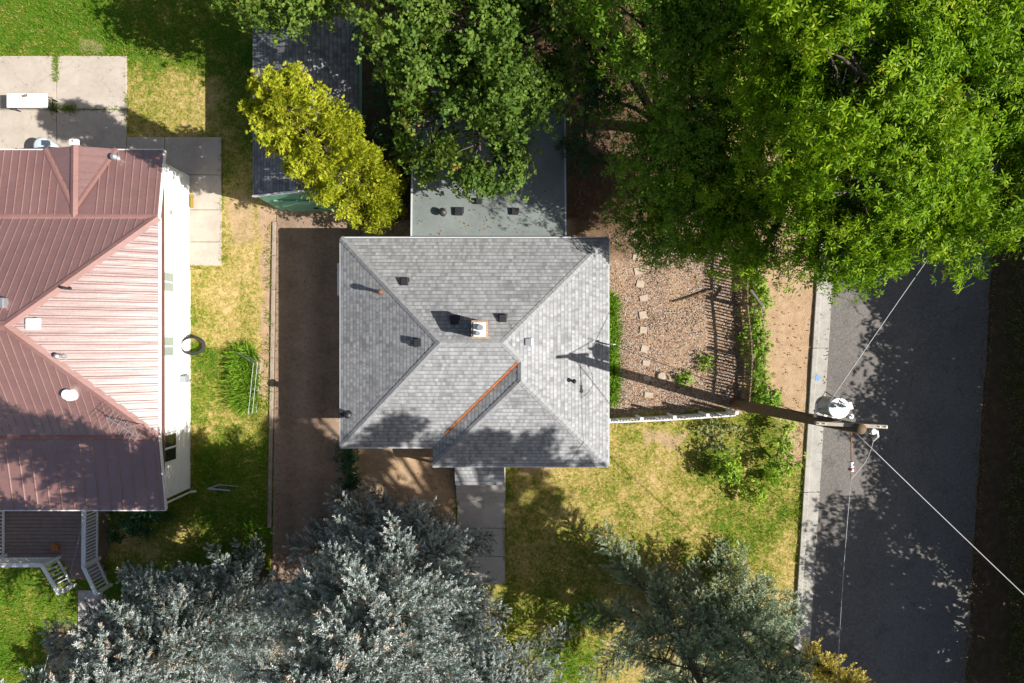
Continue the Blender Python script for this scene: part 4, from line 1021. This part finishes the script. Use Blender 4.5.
m = MB(); m.box(W(604, 283, 5.5), (0.10, 1.4, 0.45)); m.box(W(606.5, 283, 5), (0.05, 1.45, 0.36)); tag(m.build('planter_board', M['wood_old'], bevel=0.01), 'dark edging board beside the grey house above the lilies', 'edging board')
m = MB(); m.box(W(606, 405, 5.5), (0.14, 0.75, 0.45)); tag(m.build('concrete_block', M['steel_dull'], bevel=0.01), 'grey block between the lilies and white fence', 'block')
m = MB(); m.box(W(369, 441.5, 8), (0.06, .05, .6)); m.box(W(394, 440, 3), (0.45, 0.16, 0.2)); tag(m.build('garden_box', M['green_paint']), 'small green box under the front eave of the grey house', 'box')

# ------------------------------------------------------------------ trees
def LB(ix, iy, z, rx, ry=None, rz=None):
    """crown lobe whose middle is z units up and stands where the survey shows it"""
    p = P(ix, iy, z); ry = ry or rx; rz = rz or rx * 0.8
    return (p.x, p.y, p.z, rx * S, ry * S, rz * S)

# the big ash at the street, with its deeper green neighbours
deciduous('ash_tree', 'huge bright green tree overhanging the street and the verge', W(742, 205),
          [LB(ix, iy, z, r) for ix, iy, z, r in ((855, 235, 205, 34), (800, 215, 190, 34), (920, 240, 225, 30), (985, 190, 240, 40), (880, 165, 260, 44), (806, 130, 250, 40),
           (950, 95, 280, 44), (860, 70, 290, 46), (1010, 40, 285, 46), (770, 60, 230, 40), (920, 10, 285, 44), (1060, 110, 270, 44), (830, -10, 280, 44), (722, 238, 120, 26), (765, 250, 150, 24), (722, 170, 150, 34),
           (1075, 200, 255, 36), (845, 268, 190, 18), (985, -40, 280, 44), (1075, 10, 280, 44), (890, 262, 205, 18), (748, 215, 135, 26), (690, 210, 100, 26))],
          M['ash'], clumps=88, ros=20, leaflets=7, L=0.165, Wd=0.046, cr=0.44, trunk_r=0.36, gap=0.13, tint_c=0.55)
deciduous('elm_tree', 'deep green shaded tree between the flat grey roof and the bright street tree', W(655, 130),
          [LB(ix, iy, z, r) for ix, iy, z, r in ((690, 45, 200, 36), (640, 15, 215, 36), (700, 110, 170, 38), (655, 160, 130, 34), (690, 215, 110, 32), (640, 215, 80, 26), (740, 20, 220, 36), (700, -30, 220, 40), (725, 150, 150, 34), (660, 245, 85, 16), (600, 45, 110, 26), (612, 100, 90, 20), (590, 0, 120, 26))],
          M['ash_deep'], clumps=90, ros=15, leaflets=6, L=0.16, Wd=0.06, cr=0.5, trunk_r=0.24, gap=0.08)
deciduous('maple_tree', 'mid green maple spreading over the flat grey rear roof', W(475, 105),
          [LB(ix, iy, z, r) for ix, iy, z, r in ((420, 60, 150, 34), (470, 20, 170, 36), (530, 40, 175, 36), (400, 15, 165, 34), (520, 90, 160, 32), (480, 150, 130, 30), (430, 125, 120, 28), (545, 10, 175, 32), (500, 165, 120, 20), (455, 95, 140, 30), (540, 75, 150, 26), (500, -30, 170, 40), (415, 165, 95, 16))],
          M['maple'], clumps=80, ros=17, leaflets=5, L=0.145, Wd=0.10, cr=0.42, trunk_r=0.24, gap=0.17, tint_c=0.5)
deciduous('young_maple', 'small leafy tree reaching over the far end of the garage roof', W(318, 45),
          [LB(ix, iy, z, r) for ix, iy, z, r in ((262, 2, 130, 20), (300, -2, 135, 22), (325, 0, 125, 18), (285, -30, 150, 40), (330, -40, 150, 40), (240, -25, 145, 30))],
          M['maple'], clumps=70, ros=11, leaflets=5, L=0.14, Wd=0.10, cr=0.42, trunk_r=0.14, gap=0.1, tint_c=0.6)
# understorey in the shade of the back yard
for nm, lab, b, lb in (('lilac_bush', 'dark green bush in the shade just past the flat roof corner', (583, 150), ((585, 110, 90, 26), (588, 165, 60, 18), (600, 75, 100, 26), (574, 135, 60, 16), (585, 40, 110, 26))),
                       ('elder_bush', 'dark bush under the maple beside the narrow garage', (392, 130), ((385, 120, 60, 22), (395, 70, 70, 24), (380, 40, 80, 22))),
                       ('hazel_bush', 'loose shaded bush on brown leaf litter below the deep green tree', (640, 170), ((640, 150, 45, 18), (665, 180, 40, 16), (650, 120, 40, 14)))):
    deciduous(nm, lab, W(*b), [LB(*q) for q in lb], M['shade_leaf'], clumps=70, ros=9, leaflets=5, L=0.13, Wd=0.07, cr=0.35, trunk_r=0.06, cat='bush', gap=0.05)

# golden conifer leaning out over the garage: plumes of short sprays
def plume_tree(name, label, base, top, R, mat, n_plumes=95, seed=3):
    r_ = np.random.default_rng(seed); base, top = Vector(base), Vector(top); t = thing(name, label, 'conifer', base)
    tb = MB(); tb.tube([base.lerp(top, k / 6) - Vector((0, 0, .05 if k == 0 else 0)) for k in range(7)], [0.2 * (1 - k / 6.6) for k in range(7)], 9)
    lb = MB(); Cs, As, Ns, Ts = [], [], [], []
    axis = np.array((top - base).normalized())
    for k in range(n_plumes):
        s = 0.04 + 0.94 * (k + r_.random()) / n_plumes
        prof = R * (1.12 - 0.25 * s) * (1.0 if s < 0.72 else max(0.15, 1 - ((s - 0.72) / 0.30) ** 1.8)) * (0.96 + 0.1 * math.sin(s * 31))
        az = r_.uniform(0, 2 * math.pi); o = np.array(base.lerp(top, s))
        out = np.array([math.cos(az), math.sin(az), 0])
        tip = o + out * prof * r_.uniform(0.75, 1.12) + np.array([0, 0, prof * r_.uniform(0.5, 1.25)])
        o2 = o - axis * prof * 0.3
        lb.tube([Vector(o2), Vector((o2 + tip) / 2 - np.array([0, 0, .06])), Vector(tip)], [0.03, 0.02, 0.008], 5, False)
        d = tip - o2; ct = 0.5 + r_.normal(0, .12); npl = int(150 * max(0.45, prof / R))
        for j in range(npl):
            u = 0.3 + 0.78 * math.sqrt(r_.random()); w = (0.22 * prof + 0.09) * (1.05 - 0.6 * abs(u - .6))
            q = o2 + d * u + r_.normal(0, 1, 3) * w * 0.36
            dd = nrm((d / np.linalg.norm(d) * 0.8 + r_.normal(0, .45, 3) + np.array([0, 0, .5]))[None])[0]
            e1 = nrm(np.cross(dd, r_.normal(0, 1, 3))[None])[0]
            for z in range(6):
                a = nrm((dd + e1 * (z - 2.5) * 0.34)[None])[0]
                Cs.append(q + a * 0.07); As.append(a); Ns.append(np.cross(dd, e1) + r_.normal(0, .35, 3)); Ts.append(ct + r_.normal(0, .14))
    tb.build('trunk', M['bark'], t, True); lb.build('limbs', M['bark'], t, True)
    n = len(Cs); leaf_object('crown', np.array(Cs), np.array(As), np.array(Ns), r_.uniform(.06, .13, n), r_.uniform(.016, .03, n), np.array(Ts), mat, t)
    return t
plume_tree('golden_conifer', 'yellow green conifer rising in front of the dark garage roof', W(382, 209), W(374, 199, 300), 1.12, M['yellow'], 240)

# spruces
north = lambda az: 0.30 + 0.70 * min(1.0, abs(((az - 1.15 + math.pi) % (2 * math.pi)) - math.pi) / 2.0) ** 1.5   # kept short towards the grey house and its walk
spruce('blue_spruce', 'large blue grey spruce at the front of the driveway, nearest the entry walk', W(428, 536), 18.6, 5.0, M['spruce'], z0=1.3, lim=north, per=6, dz=0.46, seed=11, lean=(0.2, 1.7), power=0.62)
spruce('blue_spruce', 'blue grey spruce between driveway edging and the lawn of the red roofed house', W(262, 578), 17.5, 4.7, M['spruce'], z0=1.0, lim=north, per=6, dz=0.46, seed=12, lean=(0.1, 1.4), power=0.68)
spruce('blue_spruce', 'blue grey spruce whose tips reach the porch walk slabs', W(225, 704), 7.6, 4.7, M['spruce'], z0=0.8, per=6, dz=0.46, seed=16)
spruce('blue_spruce', 'blue grey spruce rooted beyond the end of the entry walk, furthest from the porch', W(497, 678), 9.5, 3.9, M['spruce'], z0=0.9, per=6, dz=0.46, seed=17)
spruce('grey_spruce', 'grey green spruce with sparse low branches over the front lawn', W(658, 606), 10.6, 4.1, M['spruce_green'], z0=1.0, per=4, dz=0.55, seed=13, bare=0.38)
spruce('grey_spruce', 'narrow grey green spruce next to the street kerb', W(715, 606), 9.8, 2.9, M['spruce_green'], z0=0.8, per=5, dz=0.5, seed=14)
spruce('gold_spruce', 'yellow tipped spruce leader showing above the street edge', W(744, 620), 8.7, 0.9, M['spruce_gold'], z0=5.0, per=6, dz=0.32, seed=15, lean=(0.8, 1.25), power=0.6)

# trees across the street: outside the picture, their shade is in it
for nm, lab, b, lb in (
    ('street_tree', 'broad green tree across the street, level with the gravel yard', (1215, 330), ((1150, 300, 210), (1165, 390, 190), (1235, 330, 260), (1125, 350, 140), (1200, 250, 220), (1130, 230, 170), (1120, 300, 110), (1110, 390, 90), (1150, 340, 180))),
    ('street_tree', 'broad green tree across the street, level with the utility pole', (1225, 500), ((1160, 470, 190), (1200, 520, 230), (1135, 530, 130), (1180, 560, 200), (1140, 440, 140), (1110, 480, 90), (1105, 560, 85), (1160, 510, 170))),
    ('street_tree', 'broad green tree across the street, level with the front lawn', (1200, 660), ((1110, 640, 190), (1140, 690, 230), (1090, 690, 170), (1180, 620, 250), (1120, 740, 200), (1075, 690, 120), (1060, 740, 150), (1090, 780, 200))),
    ('street_tree', 'broad green tree at the far end of the street shade', (1210, 140), ((1160, 130, 200), (1180, 190, 240), (1140, 160, 170), (1200, 80, 260), (1150, 60, 200)))):
    deciduous(nm, lab, W(*b), [(*W(x, y, z), 46 * S, 46 * S, 40 * S) for x, y, z in [(q[0] - 25, q[1], q[2]) for q in lb] + [(b[0] - 115, b[1] + e, 62) for e in (-60, 0, 60)]], M['ash_deep'], clumps=75, ros=9, leaflets=5, L=0.26, Wd=0.13, cr=0.6, trunk_r=0.3, gap=0.1, group='trees across the street', twigs=False)
deciduous('cottonwood_tree', 'very tall cottonwood standing beyond the street edge', W(1075, 735),
          [(*W(x, y, z), r * S, r * .8 * S, r * .7 * S) for x, y, z, r in ((961, 556, 570, 15), (1031, 565, 572, 15), (1081, 571, 576, 14), (938, 566, 562, 12), (1000, 572, 560, 16), (1055, 585, 560, 20),
           (1036, 649, 575, 20), (1005, 625, 570, 16), (1060, 660, 560, 14), (950, 628, 570, 34), (936, 598, 572, 26), (915, 610, 560, 26), (920, 650, 575, 24), (1116, 679, 570, 18), (1150, 640, 560, 15), (1182, 662, 570, 13), (1132, 655, 575, 13), (1098, 652, 570, 12), (1165, 675, 565, 12), (1085, 630, 565, 18), (1090, 735, 575, 26), (1140, 700, 560, 26), (1120, 600, 575, 16))],
          M['maple'], clumps=90, ros=12, leaflets=5, L=0.26, Wd=0.15, cr=0.4, trunk_r=0.30, gap=0.14, twigs=False, fork=0.1)

# ------------------------------------------------------------------ bushes and plants
def bush(nm, lab, b, lb, mat='shrub', clumps=80, L=0.15, Wd=0.085, cr=0.26, ros=9, grp=None, tint=0.5):
    return deciduous(nm, lab, W(*b), [(*W(x, y, z), r * S, r * S, r * .75 * S) for x, y, z, r in lb], M[mat], clumps=clumps, ros=ros, leaflets=5, L=L, Wd=Wd, cr=cr, trunk_r=0.035, cat='bush', gap=0.04, group=grp, tint_c=tint)
bush('shrub', 'largest bright green shrub between the pole and the kerb', (772, 458), ((776, 440, 20, 9), (768, 466, 18, 8), (780, 462, 20, 9), (776, 422, 16, 8)), clumps=120, tint=0.6, ros=7)
bush('shrub', 'round dark green shrub on the lawn casting a ragged shadow', (727, 466), ((722, 460, 24, 8), (727, 468, 18, 7), (718, 468, 16, 6)), clumps=140, tint=0.55)
bush('shrub', 'small green shrub at the foot of the pole on the verge', (756, 398), ((756, 398, 14, 10), (768, 402, 12, 8), (748, 402, 12, 7)), clumps=130, tint=0.35)
bush('shrub', 'low leafy shrub standing below the bright green one on the lawn', (752, 492), ((752, 488, 14, 9), (764, 480, 12, 9)), clumps=120, tint=0.65)
bush('shrub', 'dark green shrub beside the porch railing of the red roofed house', (140, 525), ((132, 520, 18, 14), (152, 518, 16, 13), (165, 505, 14, 10)), 'shade_leaf', clumps=120)
bush('vine', 'green vine strip climbing along the picket fence', (748, 340), tuple((750 + 3 * math.sin(k), 262 + k * 15, 9 + 3 * math.cos(k * 2), 6) for k in range(10)), clumps=90, tint=0.5, ros=6)
bush('weeds', 'weedy greenery spilling from the fence onto the dirt verge', (760, 350), tuple((759 + 3 * math.sin(k * 2), 290 + k * 14, 6, 6) for k in range(8)), clumps=130, L=0.09, tint=0.55)
bush('groundcover', 'low grey green groundcover mat at the fence end of the lawn', (712, 438), ((703, 428, 4, 9), (717, 436, 4, 10), (712, 420, 4, 8), (730, 428, 4, 8), (706, 445, 4, 7), (722, 448, 4, 6)), 'groundleaf', clumps=140, L=0.08, tint=0.85, ros=5)
bush('shrub', 'little green plant at the front corner of the grey house by the driveway', (350, 462), ((349, 452, 10, 6), (351, 466, 9, 6), (352, 480, 8, 6)), 'shade_leaf', clumps=110)
bush('seedling', 'small green seedling in the gravel near the picket fence', (684, 378), ((684, 378, 4, 4.5),), clumps=160, L=0.09)
bush('seedling', 'tiny green seedling in the gravel beside the fence shadow', (704, 362), ((704, 362, 4, 4),), clumps=160, L=0.09)

# blades: grass as stuff, taller clumps as plants
def blades(name, px, py, hgt, wid, tint, mat, lean=0.6, parent=None, z0=-0.02):
    n = len(px); base = np.stack([(px - 512) * S, (341.5 - py) * S, np.full(n, z0)], 1)
    a = np.stack([rng.normal(0, lean, n), rng.normal(0, lean, n), np.ones(n)], 1); a = nrm(a)
    nn = rng.normal(0, 1, (n, 3)); nn[:, 2] += 0.6
    return leaf_object(name, base + a * hgt[:, None] * 0.5, a, nn, hgt, wid, tint, mat, parent, 0.0)

def built_over(px, py):
    """plan points covered by paving, roads, walls"""
    m = np.zeros(px.shape, bool)
    for (x0, y0, x1, y1) in ((-120, 56, 127, 180), (127, 137, 222, 178), (189, 175, 223, 267), (-180, 174, 191, 490), (-160, 490, 95, 590), (76, 588, 104, 700), (456, 480, 506, 585), (270, 205, 346, 640), (345, 245, 600, 452), (277, 40, 373, 212), (420, 112, 561, 255)):
        m |= (px > x0) & (px < x1) & (py > y0) & (py < y1)
    m |= (px > road_x(py, -17)) & (px < road_x(py, 162))
    return m
N0 = 700000
gx_, gy_ = rng.uniform(-60, 1090, N0), rng.uniform(-50, 735, N0)
d_, di_, gr_ = zones(gx_, gy_)
cl = vnoise(gx_, gy_, 0.22, 41)
keep = ~built_over(gx_, gy_) & (rng.random(N0) > di_ * 1.25 + 0.02) & (gr_ < 0.3) & (cl > 0.28)
gx_, gy_, d_, cl = gx_[keep], gy_[keep], d_[keep], cl[keep]
n = len(gx_); lush = np.clip(1 - d_ * 1.6, 0, 1)
g = blades('lawn_grass', gx_, gy_, (0.055 + 0.05 * lush + 0.05 * lush * cl) * rng.uniform(.6, 1.4, n), (0.014 + 0.010 * lush) * rng.uniform(.7, 1.4, n),
           d_ * 0.95 + rng.normal(0, .27, n) + (vnoise(gx_, gy_, 0.33, 44) - .5) * .75 + (vnoise(gx_, gy_, 0.12, 45) - .5) * .4, M['grass'], 0.75)
tag(g, kind='stuff')
# grass in the slab joints of the patio
jx = np.concatenate([57 + rng.normal(0, 1.6, 500), rng.uniform(48, 127, 260), 55 + rng.normal(0, 2.5, 350)]); jy = np.concatenate([56 + 26 * rng.random(500) ** 1.4, 110 + rng.normal(0, .9, 260), 108 + rng.normal(0, 3.5, 350)])
jx = np.concatenate([jx, rng.normal(70, 4.5, 400)]); jy = np.concatenate([jy, rng.normal(109, 2.5, 400)])
g = blades('joint_grass', jx, jy, rng.uniform(.06, .13, len(jx)), rng.uniform(.015, .025, len(jx)), rng.uniform(0, .45, len(jx)), M['grass'], 0.8, z0=0.035); tag(g, kind='stuff')

def clump(name, label, cx, cy, rx, ry, n, h, w, t0, t1, mat='grass', lean=0.5, cat='plant', group=None, centres=None):
    if centres is None: x = rng.normal(cx, rx * .5, n); y = rng.uniform(cy - ry, cy + ry, n)
    else:
        k = rng.integers(0, len(centres), n); c_ = np.array(centres)[k]; x = c_[:, 0] + rng.normal(0, rx, n); y = c_[:, 1] + rng.normal(0, ry, n)
    o = blades(name, x, y, h * rng.uniform(.6, 1.2, n), w * rng.uniform(.7, 1.3, n), rng.uniform(t0, t1, n), M[mat], lean); return tag(o, label, cat, group)
clump('tall_grass', 'clump of tall bright green grass beside the driveway edging', 245, 378, 11, 28, 3200, 0.6, 0.04, 0.2, 0.9, 'lush', 0.9)
day = [(612, y) for y in range(300, 400, 9)]
for k, (x, y) in enumerate(day):
    lab = 'arching green lily clump along the house foot beside the gravel'
    clump('lily_clump', lab, 0, 0, 1.6, 1.8, 110, 0.5, 0.045, 0.2, 0.8, 'lush', 1.0, 'lily', 'lilies between the grey house and gravel', [(x + random.uniform(-1, 2), y)])

# loose stones over the gravel yard
def pebbles(n):
    x = rng.uniform(596, 738, n); y = rng.uniform(238, 410, n); _, _, g_ = zones(x, y); k = (g_ > 0.5) & (vnoise(x, y, .05, 51) > rng.random(n) * .9); x, y = x[k], y[k]; n = len(x)
    r = rng.uniform(.010, .032, n); th = rng.uniform(0, 6.28, n)
    c = np.stack([(x - 512) * S, (341.5 - y) * S, r * .2 - .02], 1); u = np.stack([np.cos(th), np.sin(th), 0 * th], 1); w = np.stack([-np.sin(th), np.cos(th), 0 * th], 1)
    asp = rng.uniform(.6, 1, n)[:, None]; r = r[:, None]; up_ = np.array([0, 0, 1.0])
    v = np.stack([c + u * r, c + w * r * asp, c - u * r, c - w * r * asp, c + up_ * r * .8 + u * r * .2, c - up_ * r * .5], 1)
    f = np.array([[0, 1, 4], [1, 2, 4], [2, 3, 4], [3, 0, 4]]); F = (f[None] + 6 * np.arange(n)[:, None, None]).reshape(-1, 3)
    me = bpy.data.meshes.new('gravel'); me.from_pydata(v.reshape(-1, 3).tolist(), [], F.tolist()); at = me.attributes.new('tint', 'FLOAT', 'POINT'); at.data.foreach_set('value', np.repeat(rng.random(n), 6).astype(np.float32))
    m, t, b, o_ = newmat('gravel_stone'); a_ = t.nodes.new('ShaderNodeAttribute'); a_.attribute_name = 'tint'
    t.links.new(ramp(t, a_.outputs['Fac'], [(0, (.09, .06, .045)), (.35, (.22, .14, .09)), (.65, (.34, .29, .25)), (1, (.62, .60, .58))]), b.inputs['Base Color']); b.inputs['Roughness'].default_value = .9
    me.materials.append(m); me.update(); o = bpy.data.objects.new('gravel', me); COL.objects.link(o); tag(o, kind='stuff')
pebbles(16000)
# leaf litter and twigs on the verge and back yard dirt
n = 9000; lx, ly = rng.uniform(345, 822, n), rng.uniform(40, 560, n); _, di_, _ = zones(lx, ly); k = (di_ > .5) & ~built_over(lx, ly) & (rng.random(n) < np.where(ly < 250, 1, .45)); lx, ly = lx[k], ly[k]; n = len(lx)
C_ = np.stack([(lx - 512) * S, (341.5 - ly) * S, np.full(n, .0)], 1); A_ = rng.normal(0, 1, (n, 3)); A_[:, 2] *= .2; N_ = rng.normal(0, .3, (n, 3)); N_[:, 2] += 1
litm = leafmat('fallen_leaf', [(0, (.09, .05, .025)), (.5, (.24, .14, .06)), (1, (.38, .26, .12))], .1, .8, (1, .9, .6))
tag(leaf_object('leaf_litter', C_, A_, N_, rng.uniform(.05, .12, n), rng.uniform(.03, .06, n), rng.random(n), litm), kind='stuff')

def litter(name, x, y, z):
    n = len(x); C_ = np.stack([(x - 512) * S, (341.5 - y) * S, z], 1); A_ = rng.normal(0, 1, (n, 3)); A_[:, 2] *= .15; N_ = rng.normal(0, .25, (n, 3)); N_[:, 2] += 1
    tag(leaf_object(name, C_, A_, N_, rng.uniform(.04, .10, n), rng.uniform(.025, .055, n), rng.random(n), litm), kind='stuff')
x = rng.uniform(276, 350, 420); y = rng.uniform(216, 560, 420); edge = np.concatenate([276 + np.abs(rng.normal(0, 2.2, 260)), 346 - np.abs(rng.normal(0, 3, 200))]); ye = rng.uniform(220, 560, 460)
x, y = np.concatenate([x, edge]), np.concatenate([y, ye]); litter('driveway_litter', x, y, np.full(len(x), .02))
y = rng.uniform(260, 680, 240); x = road_x(y, -1) - np.abs(rng.normal(0, 1.6, 240)) + 1.5; litter('gutter_litter', x[:110], y[:110], np.full(110, .034))
y = rng.uniform(230, 700, 1500); x = road_x(y, 158) - np.abs(rng.normal(0, 7, 1500)) + 5; litter('road_edge_litter', x, y, np.full(1500, .03))
x = rng.uniform(424, 558, 260); y = rng.uniform(118, 247, 260); litter('roof_litter', x, y, (55 + 11 * (y - 112) / 139) * S + .02)

# ragged grass and weeds along the paving edges
ex, ey = [], []
for (x0, y0, x1, y1, k) in ((266, 225, 273, 520, 900), (126, 57, 129, 137, 260), (221, 140, 225, 266, 350), (190, 266, 222, 269, 160), (0, 53, 127, 57, 420), (454, 500, 458, 585, 200), (504, 475, 508, 585, 380), (797, 420, 806, 640, 420), (345, 455, 352, 560, 260), (600, 421, 730, 424, 420)):
    a_ = rng.random(k); ex.append(x0 + (x1 - x0) * rng.random(k) + (0 if x0 != 797 else 0)); ey.append(y0 + (y1 - y0) * a_)
ex, ey = np.concatenate(ex), np.concatenate(ey)
k = vnoise(ex, ey, .12, 71) > .42; ex, ey = ex[k], ey[k]
g = blades('edge_grass', ex, ey, rng.uniform(.08, .22, len(ex)), rng.uniform(.018, .032, len(ex)), rng.uniform(0, .6, len(ex)), M['grass'], 0.9, z0=0.0); tag(g, kind='stuff')
